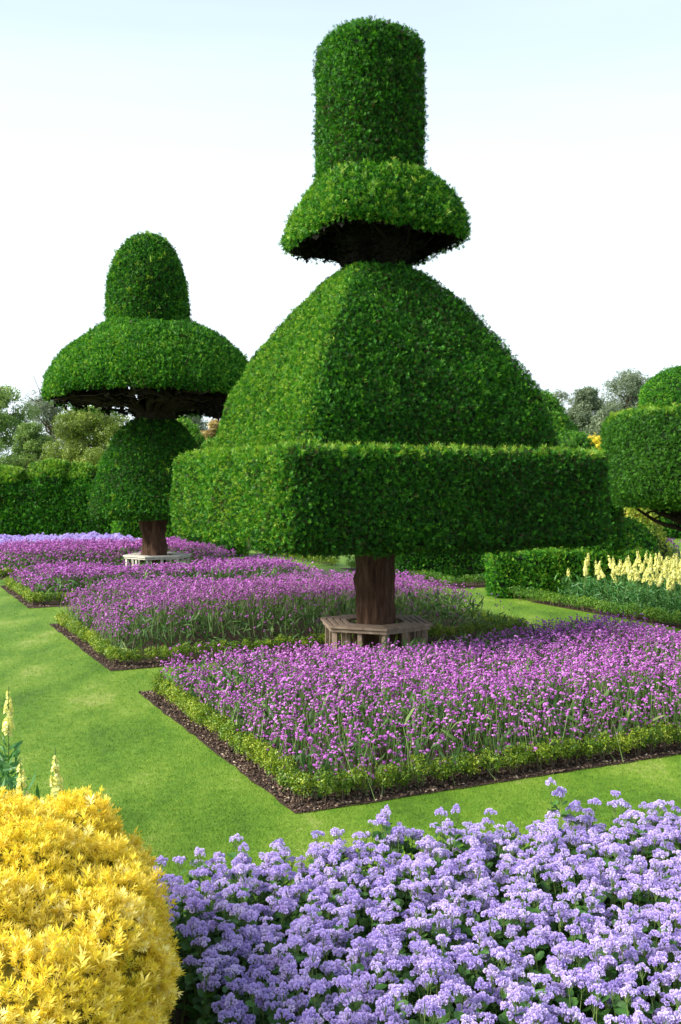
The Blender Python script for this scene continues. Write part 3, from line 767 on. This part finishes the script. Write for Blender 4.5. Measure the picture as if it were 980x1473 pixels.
edging('green box edging along the right grass path below the yellow snapdragons', [(8.55, 2.2, 8.55, 10.2)], eg, 5, size=.036, h=.24, w=.13, dens=.9)
edging('green box edging at the foot of the low hedge right of the trunk', [(8.6, 11.8, 8.6, 16.8), (8.7, 11.8, 10.4, 11.6)], eg, 6, size=.045, h=.24, w=.13, dens=.6)
edging('narrow box edging in the distance left of the tree trunk under the slab', [(8.6, 17.6, 8.6, 23)], em, 7, size=.06, h=.24, w=.13, dens=.35)

# ================================================================== verbena beds
def verb_head(nf=9, seed=0):
    r = random.Random(seed); L = []
    for i in range(nf):
        a = i * 2.399; e = (1 - i / nf) * 1.45
        c = np.array([math.cos(a) * math.cos(e), math.sin(a) * math.cos(e), math.sin(e) * .6]) * .8
        d = np.array([math.cos(a) * math.cos(e), math.sin(a) * math.cos(e), math.sin(e) + .4]); d /= np.linalg.norm(d)
        x = np.cross(d, [r.uniform(-1, 1), r.uniform(-1, 1), r.uniform(-1, 1)]); x /= np.linalg.norm(x); y = np.cross(d, x)
        s = r.uniform(.38, .52)
        V = np.array([c + x * s, c + y * s, c - x * s, c - y * s])
        L.append((V, np.array([[0, 1, 2, 3]]), np.full(4, r.uniform(-.15, .15))))
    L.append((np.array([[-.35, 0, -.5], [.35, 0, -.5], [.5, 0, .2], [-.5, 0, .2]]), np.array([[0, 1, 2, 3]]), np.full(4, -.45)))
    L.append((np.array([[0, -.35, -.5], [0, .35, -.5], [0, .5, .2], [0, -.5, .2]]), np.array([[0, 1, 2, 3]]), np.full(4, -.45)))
    return merge_t(L)
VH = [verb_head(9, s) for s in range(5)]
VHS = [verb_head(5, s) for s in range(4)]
def strap_leaf(seed=0):
    r = random.Random(seed); w = .075; bend = r.uniform(.15, .5)
    zs = [0, .35, .7, 1.0]; xs = [0, .05 * bend, .3 * bend, .9 * bend]; ws = [.4, 1, .75, .05]
    V = []
    for z, x, q in zip(zs, xs, ws): V += [(x, -w * q, z * (1 - .25 * bend * z)), (x, w * q, z * (1 - .25 * bend * z))]
    Q = [[0, 1, 3, 2], [2, 3, 5, 4], [4, 5, 7, 6]]
    return np.array(V, float), np.array(Q), np.array([0, 0, 0, 0, .05, .05, .12, .12])
SL = [strap_leaf(s) for s in range(4)]
def stems_from(P0, P1, w):
    n = len(P0); d = P1 - P0
    s = unit(np.cross(d, rng.normal(size=(n, 3)))) * w
    V = np.stack([P0 - s, P0 + s, P1 + s * .7, P1 - s * .7], 1).reshape(-1, 3)
    return V, np.arange(4 * n).reshape(n, 4)
def verbena(label, a0, a1, b0, b1, dens, hs, heads, leafs, top=.48, bare=None, ldens=240, hsize=.015, lsize=.17, shear=0, near_bench=False):
    n = int((a1 - a0) * (b1 - b0) * dens)
    a = rng.uniform(a0, a1, n); b = rng.uniform(b0, b1, n)
    cl = vnoise(np.stack([a, b, a * 0], 1), 1.7, 9) * .5 + vnoise(np.stack([a, b, a * 0], 1), 5, 10) * .5
    keep = rng.random(n) < .80 + .38 * cl
    if bare is not None: keep &= rng.random(n) < bare(a, b)
    a = a[keep]; b = b[keep]; n = len(a)
    edge = np.minimum.reduce([a - a0, a1 - a, b - b0, b1 - b])
    if near_bench:
        k_ = ~((b > near_bench) & (np.abs(a - 3) < 1.15)); a = a[k_]; b = b[k_]; edge = edge[k_]; n = len(a)
    z = top * (.70 + .30 * np.clip(edge / .45, 0, 1)) + rng.normal(size=n) * .045 + .05 * vnoise(np.stack([a, b, a * 0], 1), 1.2, 12)
    if near_bench: z -= .16 * np.exp(-((a - 3) / 1.1) ** 2) * np.clip((b - near_bench + 1.1) / .9, 0, 1)
    z -= (rng.random(n) < .30 + .35 * (edge < .35)) * rng.random(n) * .26
    z = np.maximum(z + shear * (a - 3), .14)
    oa = np.where(a - a0 < .3, -.12, 0) + np.where(a1 - a < .3, .12, 0)
    ob = np.where(b - b0 < .3, -.12, 0) + np.where(b1 - b < .3, .12, 0)
    H = np.array([ab(x, y, zz_) for x, y, zz_ in zip(a + oa * rng.random(n), b + ob * rng.random(n), z)])
    B = H.copy(); B[:, :2] += rng.normal(size=(n, 2)) * .06; B[:, 2] = np.maximum(.02, z - .28)
    ch = []
    D = np.array([0, 0, 1.0]) + rng.normal(size=(n, 3)) * .35
    t = np.clip(rng.normal(.56, .20, n) - (rng.random(n) < .12) * .4, .02, .95)
    for v_, q_, t_ in scatter(heads, H, D, hsize, t, .35): ch.append((v_, q_, np.clip(t_, 0, 1), 0))
    # side heads: three on a stalk
    m = rng.random(n) < .75; k = m.sum()
    H2 = H[m] + np.stack([rng.normal(size=k) * .022, rng.normal(size=k) * .022, -rng.random(k) * .03], 1)
    for v_, q_, t_ in scatter(heads, H2, D[m] + rng.normal(size=(k, 3)) * .3, hsize * .85, t[m], .3): ch.append((v_, q_, np.clip(t_, 0, 1), 0))
    V, Q = stems_from(B, H, .0017 + hsize * .03)
    ch.append((V, Q, .35, 2))
    nl = int((a1 - a0) * (b1 - b0) * ldens)
    a = rng.uniform(a0 - .05, a1 + .05, nl); b = rng.uniform(b0 - .05, b1 + .05, nl)
    edge = np.clip(np.minimum.reduce([a - a0, a1 - a, b - b0, b1 - b]) / .3, 0, 1)
    zl = rng.random(nl) ** .8 * (top - .14) * (.35 + .65 * edge)
    P = np.array([ab(x, y, zz_) for x, y, zz_ in zip(a, b, zl)])
    D = np.array([0, 0, .75]) + rng.normal(size=(nl, 3)) * np.array([.75, .75, .35])
    for v_, q_, t_ in scatter(SL, P, D, lsize, np.clip(rng.normal(.42, .22, nl), .02, .95), .35): ch.append((v_, q_, np.clip(t_, 0, 1), 1))
    o = build('verbena', ch, [M['verb'], M['verb_leaf'], M['stem']])
    tag(o, label, kind='stuff')
m_ = .26
verbena('dense purple verbena flowers filling the near bed in front of the brown bench', m_, A1 - .2, m_ - .05, 4.12, 800, None, VH, SL, top=.50, ldens=290, hsize=.0138, shear=.008, near_bench=3.62)
sp2 = lambda a, b: np.clip((b - 6.0 - .14 * a) / .45, 0.10, 1)
verbena('purple verbena with a leafy green front edge behind the brown bench', m_, A1 - .4, 6.0, 9.78, 760, None, VHS, SL, top=.64, bare=sp2, ldens=260, hsize=.0165, lsize=.14)
sp3 = lambda a, b: np.clip((b - 12.7) / .5, 0.15, 1)
verbena('purple verbena bed in front of the white bench', m_, A1 - .4, 12.45, 15.8, 560, None, VHS, SL, top=.50, near_bench=14.95, bare=sp3, ldens=190, hsize=.023, lsize=.2)
verbena('farthest purple verbena bed behind the white bench', m_, A1 - .4, 18.0, 22.2, 400, None, VHS, SL, top=.60, ldens=130, hsize=.027, lsize=.22)
verbena('distant strip of purple verbena at the right edge beside the golden shrub', 15.2, 19.5, 16.0, 19.5, 200, None, VHS, SL, top=.5, ldens=90, hsize=.03, lsize=.22)

# ================================================================== ageratum
def pompom(n=26, seed=0):
    r = np.random.default_rng(seed); V = []; Q = []; t = []; k = 0
    for i in range(n):
        z = 1 - 1.35 * (i + .5) / n; a = i * 2.399
        rr = math.sqrt(max(0, 1 - z * z)); d = np.array([rr * math.cos(a), rr * math.sin(a), z]); d += r.normal(size=3) * .1; d /= np.linalg.norm(d)
        x = np.cross(d, r.normal(size=3)); x /= np.linalg.norm(x)
        y = np.cross(d, x)
        L = r.uniform(.85, 1.12)
        V += [d * .25, d * L + x * .30, d * (L + .08) + y * .22, d * L - x * .30]
        Q.append([k, k + 1, k + 2, k + 3]); k += 4
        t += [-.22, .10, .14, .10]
    return np.array(V), np.array(Q), np.array(t)
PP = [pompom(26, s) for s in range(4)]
def round_leaf(seed=0):
    r = random.Random(seed); n = 8; V = [(0, 0, 0)]; 
    for i in range(n):
        a = 2 * math.pi * i / n; V.append((.42 * math.cos(a) * (1 - .25 * math.sin(a)), .06 * r.uniform(-1, 1) + .08 * abs(math.cos(a)), .5 + .5 * math.sin(a)))
    V[0] = (0, -.03, .5)
    Q = [[0, 1 + i, 1 + (i + 1) % n] for i in range(n)]
    return np.array(V, float), np.array(Q), np.array([-.1] + [.05 * r.uniform(-1, 1) for _ in range(n)])
RL = [round_leaf(s) for s in range(4)]
def ager_variant(seed):
    """returns chunks for flower clusters, stems and leaves of one plant, base at origin"""
    g = np.random.default_rng(seed); fl = []; st = []; lf = []; cid = []
    nc = g.integers(3, 6)
    for c in range(nc):
        a = g.random() * 6.28; q = g.uniform(0.01, .075)
        top = np.array([math.cos(a) * q, math.sin(a) * q, g.uniform(.36, .46)])
        nh = g.integers(5, 9); tone = g.uniform(.30, .85)
        for k in range(nh):
            aa = k * 2.4; rr = .0088 * math.sqrt(k) * 1.25
            p = top + np.array([math.cos(aa) * rr, math.sin(aa) * rr, -rr * .35 + g.normal() * .003])
            T = PP[g.integers(0, 4)]
            D = np.array([[math.cos(aa) * rr * 25, math.sin(aa) * rr * 25, 1.0]])
            v_, q_, t_ = inst(T, p[None], frames(D), np.array([g.uniform(.0085, .0122)]), tone + g.uniform(-.12, .12))
            fl.append((v_, q_, np.clip(t_, 0, 1), 0)); cid.append(c)
            V, Q = tube([top - np.array([0, 0, .05]), p], [.0012, .0009], 4); st.append((V, Q, .4, 0))
        base = np.array([top[0] * .3, top[1] * .3, 0])
        V, Q = tube([base, (base + top) / 2 + g.normal(size=3) * .012, top - np.array([0, 0, .045])], [.003, .0023, .0016], 5); st.append((V, Q, .3 + .4 * g.random(), 0))
        nl = 8
        u = g.uniform(.2, .86, nl); P = base + (top - base) * u[:, None]
        an = g.random(nl) * 6.28
        D = np.stack([np.cos(an), np.sin(an), g.uniform(.0, .7, nl)], 1)
        roll = np.tile(np.array([[0, 0, 1.0]]), (nl, 1)) + g.normal(size=(nl, 3)) * .25
        T = RL[seed % 4]
        v_, q_, t_ = inst(T, P, frames(D, roll), g.uniform(.035, .062, nl), g.uniform(.15, .75, nl)); lf.append((v_, q_, np.clip(t_, 0, 1), 0))
    fl = [[f for f, c_ in zip(fl, cid) if c_ == c] for c in range(nc)]
    return fl, st, lf
VAR = [ager_variant(100 + s) for s in range(12)]
def concat(chs):
    return merge_t([(v_, q_, np.full(len(v_), t_) if np.isscalar(t_) else t_) for v_, q_, t_, *_ in chs])
def T4(ch):                                   # (V,Q,t)
    return concat(ch)
PROTO = []
for fl, st, lf in VAR: PROTO.append((T4(sum(fl, [])), T4(st), T4(lf)))
meshes = []
for (fl, st, lf) in VAR:
    row = []
    for nm, T, m in [('flower_cluster', T4(f), M['ager']) for f in fl] + [('stem', T4(st), M['stem']), ('foliage', T4(lf), M['ager_leaf'])]:
        o = build(nm, [(T[0], T[1], T[2], 0)], [m]); row.append((nm, o.data)); bpy.data.objects.remove(o)
    meshes.append(row)
# candidate spots on a jittered grid over the whole bed
spots = []
g_ = .102
for ia in range(int(7.6 / g_)):
    for ib in range(int(3.9 / g_)):
        a = -1.42 + ia * g_ + random.uniform(-.045, .045); b = -1.62 - .17 * min(max(a + .3, 0), 2) - ib * g_ + random.uniform(-.045, .045)
        x, y, _ = ab(a, b)
        if y < 2.2: continue
        spots.append((x, y))
def proj(x, y, z):
    p = R(1.68); dz = z - CAM_H
    dep = y * math.cos(p) - dz * math.sin(p); up = y * math.sin(p) + dz * math.cos(p)
    return 490 + F * x / dep, 736.5 - F * up / dep
inside = []; outside = []
for (x, y) in spots:
    u, v_ = proj(x, y, .42)
    hidden = (u < 215) and v_ > 1150
    (inside if (-10 < u < 1000 and v_ < 1500 and not hidden) else outside).append((x, y))
inside.sort(key=lambda p: p[1])
near = inside[:300]; rest = inside[300:] + [p for p in outside if proj(p[0], p[1], .42)[0] > 150]
GA = 'ageratum plants massed in the foreground bed'
LA = 'lilac blue fluffy ageratum plant in the nearest rows of the massed foreground bed'
for (x, y) in near:
    k = random.randrange(12)
    e = empty('ageratum_plant', (x, y, .004), random.uniform(0, 6.28))
    e.scale = (1, 1, random.uniform(.9, 1.12))
    tag(e, LA, 'flower', GA)
    for nm, me in meshes[k]:
        link(bpy.data.objects.new(nm, me), e)
# a few plants that stand taller than the mass
for (px, py, Y, lab) in [(812, 1128, 5.15, 'tallest ageratum plant standing above the back edge of the lilac bed, right of centre'),
                         (842, 1150, 5.3, 'second tall ageratum plant, just right of the tallest at the back'),
                         (548, 1165, 5.0, 'lone ageratum stem reaching over the lawn below the corner of the near purple bed'),
                         (648, 1172, 4.9, 'ageratum plant poking above the back edge of the lilac bed, left of the tallest one')]:
    e = empty('ageratum_plant', (at(px, Y), Y, .004), random.uniform(0, 6.28))
    hz = zt(py, Y) / .43
    e.scale = (1.0, 1.0, hz)
    tag(e, lab, 'flower', GA)
    k = random.randrange(12)
    for nm, me in meshes[k]:
        link(bpy.data.objects.new(nm, me), e)
def yawm(n):
    a = rng.random(n) * 6.283; z = np.zeros(n); o_ = np.ones(n)
    return np.stack([np.stack([np.cos(a), -np.sin(a), z], 1), np.stack([np.sin(a), np.cos(a), z], 1), np.stack([z, z, o_], 1)], 1)
def mass(name, pts, label, sc=1.0, nvar=12):
    P = np.array([(x, y, .004) for x, y in pts]); k = rng.integers(0, nvar, len(P)); ch = []
    for i in range(nvar):
        m = k == i
        if not m.sum(): continue
        Rm = yawm(m.sum()); s = rng.uniform(.9, 1.1, m.sum()) * sc
        for j in range(3):
            v_, q_, t_ = inst(PROTO[i][j], P[m], Rm, s, 0.0)
            ch.append((v_, q_, np.clip(t_, 0, 1), j))
    return tag(build(name, ch, [M['ager'], M['stem'], M['ager_leaf']]), label, kind='stuff')
mass('ageratum', rest, 'remaining lilac ageratum flowers toward the back and sides of the foreground bed')
# ground foliage under them
nl = 26000
a = rng.uniform(-1.42, 5.5, nl); b = rng.uniform(-4.6, -1.70, nl)
P = np.array([ab(x, y, z) for x, y, z in zip(a, b, rng.uniform(.02, .30, nl))])
an = rng.random(nl) * 6.28
D = np.stack([np.cos(an), np.sin(an), rng.uniform(0, .6, nl)], 1)
sel = P[:, 1] > 2.2; P = P[sel]; D = D[sel]; nl = len(P)
v_, q_, t_ = inst(RL[1], P, frames(D, np.tile([[0, 0, 1.0]], (nl, 1)) + rng.normal(size=(nl, 3)) * .3), rng.uniform(.03, .055, nl), rng.uniform(.1, .7, nl))
tag(build('ageratum_leaves', [(v_, q_, np.clip(t_, 0, 1), 0)], [M['ager_leaf']]), 'dark green leaves growing under the lilac ageratum flowers', kind='stuff')
# far lilac bed
n = 4200
a = rng.uniform(-1, 5, n); b = rng.uniform(23.4, 27.4, n)
P = np.array([ab(x, y, z) for x, y, z in zip(a, b, rng.normal(.40, .05, n) + .06 * vnoise(np.stack([a, b, a], 1), 1.5, 3))])
ch = []
for v_, q_, t_ in scatter(PP, P, np.array([0, 0, 1.0]) + rng.normal(size=(n, 3)) * .3, .045, rng.uniform(.3, .8, n), .35): ch.append((v_, q_, np.clip(t_, 0, 1), 0))
nl = 9000
P = np.array([ab(x, y, z) for x, y, z in zip(rng.uniform(-1, 5, nl), rng.uniform(23.4, 27.4, nl), rng.uniform(.02, .34, nl))])
for v_, q_, t_ in scatter(BLOB, P, rng.normal(size=(nl, 3)) + np.array([0, 0, .5]), .09, rng.uniform(.2, .8, nl), .3): ch.append((v_, q_, np.clip(t_, 0, 1), 1))
tag(build('ageratum', ch, [M['ager'], M['ager_leaf']]), 'distant strip of lilac ageratum before the tall hedge at far left', kind='stuff')

# ================================================================== golden yew bush, bottom left
gb = empty('golden_yew', (-1.52, 3.02, 0))
tag(gb, 'bright yellow clipped yew bush filling the bottom left corner', 'bush')
V, Q = loft((-1.52, 3.02), [(.0, .90, .95, 2.8), (.1, .95, 1.0, 3), (.35, .98, 1.06, 3), (.62, .96, 1.05, 3), (.80, .93, 1.02, 3), (.93, .82, .90, 2.8), (1.0, .60, .66, 2.5), (1.03, .35, .4, 2.2), (1.04, .02, .02, 2)], ANG * .4, .04, .075, 4, 71)
Nn = vnormals(V, Q)
ch = [(V - Nn * .045, Q, .3, 1, True)]
P, Nm = sample(V, Q, 4200, 1)
n = len(P); lump = vnoise(P, 9, 72)
P = P + Nm * (.035 * lump + rng.uniform(-.05, .012, n))[:, None]
D = Nm * .9 + np.array([0, 0, .45]) + rng.normal(size=(n, 3)) * .38
t = np.clip(.52 + .22 * vnoise(P, 5, 73) + .16 * lump + rng.uniform(-.25, .25, n), .03, .93)
for v_, q_, t_ in scatter(ROS, P, D, .036, t, .3): ch.append((v_, q_, np.clip(t_, 0, 1), 0))
P, Nm = sample(V, Q, 30, 1)
for v_, q_, t_ in scatter(ROS, P + Nm * .03, Nm + np.array([0, 0, .9]) + rng.normal(size=P.shape) * .3, .05, rng.uniform(.1, .9, len(P)), .4): ch.append((v_, q_, np.clip(t_, 0, 1), 0))
attach(build('foliage', ch, [M['gold'], M['gold_core']]), gb)
V, Q = tube([(-1.52, 3.02, 0), (-1.5, 3.02, .4), (-1.52, 3.0, .8)], [.05, .045, .02], 9, .1)
attach(build('trunk', [(V, Q, .5, 0, True)], [M['bark_dark']]), gb)

# ================================================================== snapdragons
def floret(seed=0):
    r = random.Random(seed); L = []
    for (d, s) in (((.9, 0, .45), .5), ((.85, .35, -.1), .45), ((.85, -.35, -.1), .45), ((.95, 0, -.4), .4)):
        d = np.array(d); x = np.cross(d, [0, 0, 1.0]); x /= np.linalg.norm(x); y = np.cross(x, d); y /= np.linalg.norm(y)
        c = d * .8
        L.append((np.array([c - x * s * .6, c + y * s * .6 + d * .1, c + x * s * .6, c - y * s * .6]), np.array([[0, 1, 2, 3]]), np.full(4, r.uniform(-.2, .2))))
    L.append((np.array([[0, -.1, 0], [.8, -.32, .1], [.8, .32, .1], [0, .1, 0]]), np.array([[0, 1, 2, 3]]), np.full(4, -.1)))
    L.append((np.array([[0, 0, -.12], [.8, 0, -.35], [.85, 0, .4], [0, 0, .12]]), np.array([[0, 1, 2, 3]]), np.full(4, -.1)))
    return merge_t(L)
FLT = [floret(s) for s in range(4)]
def snap_parts(seed, H=.85, leafy=1.0, lsize=.075):
    g = np.random.default_rng(seed); lean = g.normal(size=2) * .03
    def pos(z): return np.array([lean[0] * z / H * 2 * z, lean[1] * z / H * 2 * z, z])
    fl = []; z = H * g.uniform(.66, .78)
    while z < H - .015:
        u = (z - H * .5) / (H * .5); s = .040 * (1 - .55 * max(0, (u - .55)) / .45) * g.uniform(.75, 1.2)
        for k in range(3 if u < .85 else 2):
            a = g.random() * 6.28
            D = np.array([math.cos(a), math.sin(a), .25])
            # floret template points along +x
            xh = D / np.linalg.norm(D); yh = np.cross([0, 0, 1.0], xh); yh /= np.linalg.norm(yh); zh = np.cross(xh, yh)
            Rm = np.stack([xh, yh, zh], 1)[None]
            v_, q_, t_ = inst(FLT[g.integers(0, 4)], pos(z + g.uniform(-.008, .008))[None], Rm, np.array([s]), .5 + g.uniform(-.2, .25))
            fl.append((v_, q_, np.clip(t_, 0, 1), 0))
        z += .020 if u < .6 else .016
    V, Q = tube([pos(zz_) for zz_ in np.linspace(0, H + .03, 7)], np.linspace(.005, .0025, 7), 5)
    st = [(V, Q, .3, 0)]
    nl = int(46 * leafy); zl = g.random(nl) ** .9 * H * .55 + .02; P = np.array([pos(q) for q in zl]); an = g.random(nl) * 6.28
    off = g.uniform(0, .05, nl)
    P[:, 0] += np.cos(an) * off; P[:, 1] += np.sin(an) * off
    D = np.stack([np.cos(an), np.sin(an), g.uniform(.1, 1.1, nl)], 1)
    v_, q_, t_ = inst(SL[seed % 4], P, frames(D, np.tile([[0, 0, 1.0]], (nl, 1)) + g.normal(size=(nl, 3)) * .3), np.stack([np.ones(nl), np.full(nl, 1.9), np.ones(nl)], 1) * (lsize * g.uniform(.7, 1.3, nl))[:, None], g.uniform(.2, .8, nl))
    lf = [(v_, q_, np.clip(t_, 0, 1), 0)]
    return T4(fl), T4(st), T4(lf)
SN = [snap_parts(s) for s in range(10)]
snm = []
for row in SN:
    rr_ = []
    for nm, T, m in (('flower_spike', row[0], M['snap']), ('stem', row[1], M['stem']), ('foliage', row[2], M['snap_leaf'])):
        o = build(nm, [(T[0], T[1], T[2], 0)], [m]); rr_.append(o.data); bpy.data.objects.remove(o)
    snm.append(rr_)
def snapdragon(x, y, h, label, group, k, wide=1.0):
    e = empty('snapdragon', (x, y, 0), random.uniform(0, 6.28)); s = h / .87
    e.scale = (wide, wide, s); tag(e, label, 'flower', group)
    for me, nm in zip(snm[k], ('flower_spike', 'stem', 'foliage')): link(bpy.data.objects.new(nm, me), e)
GL = 'pale yellow snapdragons behind the golden bush'
for i, (px, py, Y, lab) in enumerate([(8, 990, 6.4, 'tallest pale yellow snapdragon at the left edge of the lawn'),
                                      (80, 1083, 5.0, 'pale yellow snapdragon furthest right of those behind the golden bush'),
                                      (33, 1092, 5.0, 'pale yellow snapdragon in the middle of the three behind the golden bush'),
                                      (42, 1132, 4.75, 'shortest pale yellow snapdragon peeping over the golden bush')]):
    snapdragon(at(px, Y), Y, zt(py, Y), lab, GL, i)
nl = 6500
a = rng.uniform(-3.4, -1.78, nl); b = rng.uniform(-2.2, .55, nl)
P = np.array([ab(x, y, z) for x, y, z in zip(a, b, rng.uniform(.02, .62, nl))])
D = np.array([0, 0, .6]) + rng.normal(size=(nl, 3)) * .7
ch = [(v_, q_, np.clip(t_, 0, 1), 0) for v_, q_, t_ in scatter(SL, P, D, .11, rng.uniform(.2, .8, nl), .3)]
tag(build('snapdragon_leaves', ch, [M['snap_leaf']]), 'green snapdragon foliage at the left edge behind the golden bush', kind='stuff')
GR = 'pale yellow snapdragons massed in the right hand bed'
LR = 'pale yellow snapdragon spire standing in the crowded bed at the right edge'
cnt = 0
for ia in range(15):
    for ib in range(27):
        a = 8.9 + ia * .21 + random.uniform(-.11, .11); b = 2.6 + ib * .23 + random.uniform(-.11, .11)
        x, y, _ = ab(a, b); u, v = proj(x, y, .7)
        if u > 1050 or u < 812: continue
        if b > 8.6: continue
        dx = (u - 812) / 170
        if random.random() > .5 + .6 * dx: continue
        snapdragon(x, y, random.uniform(.66, .96), LR, GR, random.randrange(10), 1.2); cnt += 1
nl = 9000
a = rng.uniform(8.8, 12.4, nl); b = rng.uniform(2.2, 8.7, nl)
P = np.array([ab(x, y, z) for x, y, z in zip(a, b, rng.uniform(.02, .42, nl))])
D = np.array([0, 0, .6]) + rng.normal(size=(nl, 3)) * .7
ch = [(v_, q_, np.clip(t_, 0, 1), 0) for v_, q_, t_ in scatter(SL, P, D, .14, rng.uniform(.2, .8, nl), .3)]
tag(build('snapdragon_leaves', ch, [M['snap_leaf']]), 'bushy green foliage under the yellow snapdragons in the right hand bed', kind='stuff')
# a glimpse of yellow flowers right of the trunk, under the slab
snapdragon(at(576, 25), 25, .95, 'pale yellow snapdragon glimpsed under the slab close to the right of the trunk', None, 2, 2.2)
snapdragon(at(582, 25), 25.1, .9, 'pale yellow snapdragon under the slab, second from the trunk', None, 4, 2.2)

# ================================================================== tree benches
def bench(label, c, Rr, h, m, v0, thick=.028, inner=.36):
    r = empty('tree_bench', (c[0], c[1], 0)); tag(r, label, 'bench')
    ang = [v0 + k * math.pi / 3 for k in range(6)]
    nb = 4; gap = .020
    def pt(rad, k): return np.array([c[0] + rad * math.cos(ang[k % 6]), c[1] + rad * math.sin(ang[k % 6])])
    edges = np.linspace(Rr, inner, nb + 1)
    for k in range(6):
        for j in range(nb):
            r0, r1 = edges[j], edges[j + 1] + gap * 1.6
            P = [pt(r0, k), pt(r0, k + 1), pt(r1, k + 1), pt(r1, k)]
            e = (P[1] - P[0]) / np.linalg.norm(P[1] - P[0]) * .0025
            P = [P[0] + e, P[1] - e, P[2] - e, P[3] + e]
            V = np.array([(*p, h - thick) for p in P] + [(*p, h) for p in P])
            Q = np.array([[0, 3, 2, 1], [4, 5, 6, 7], [0, 1, 5, 4], [1, 2, 6, 5], [2, 3, 7, 6], [3, 0, 4, 7]])
            attach(build('seat_board', [(V, Q, .5, 0)], [m]), r)
        # apron rail under the outer board
        P = [pt(Rr - .03, k), pt(Rr - .03, k + 1), pt(Rr - .055, k + 1), pt(Rr - .055, k)]
        V = np.array([(*p, h - thick - .045) for p in P] + [(*p, h - thick - .001) for p in P])
        attach(build('apron_rail', [(V, Q, .5, 0)], [m]), r)
        # legs: corner post, inner post, mid post
        def post(p, s=.032):
            V, Q2 = box(-s, s, -s, s, 0, h - thick - .002)
            a_ = ang[k] + .5
            ca, sa = math.cos(a_), math.sin(a_)
            V2 = V.copy(); V2[:, 0] = p[0] + V[:, 0] * ca - V[:, 1] * sa; V2[:, 1] = p[1] + V[:, 0] * sa + V[:, 1] * ca
            attach(build('leg', [(V2, Q2, .5, 0)], [m]), r)
        post(pt(Rr - .10, k)); post(pt(inner + .06, k), .026); post((pt(Rr - .10, k) * .5 + pt(Rr - .10, k + 1) * .5), .026)
    return r
bench('weathered brown hexagonal bench around the trunk of the tallest yew', (C1[0] - .01, C1[1] - .05), .73, .50, M['teak'], R(-81))
bench('pale whitish hexagonal bench around the trunk of the umbrella yew', (C2[0] + .06, C2[1]), .80, .53, M['pale_wood'], R(-100), inner=.42)
print('ageratum', len(near), len(rest), 'snap', cnt)
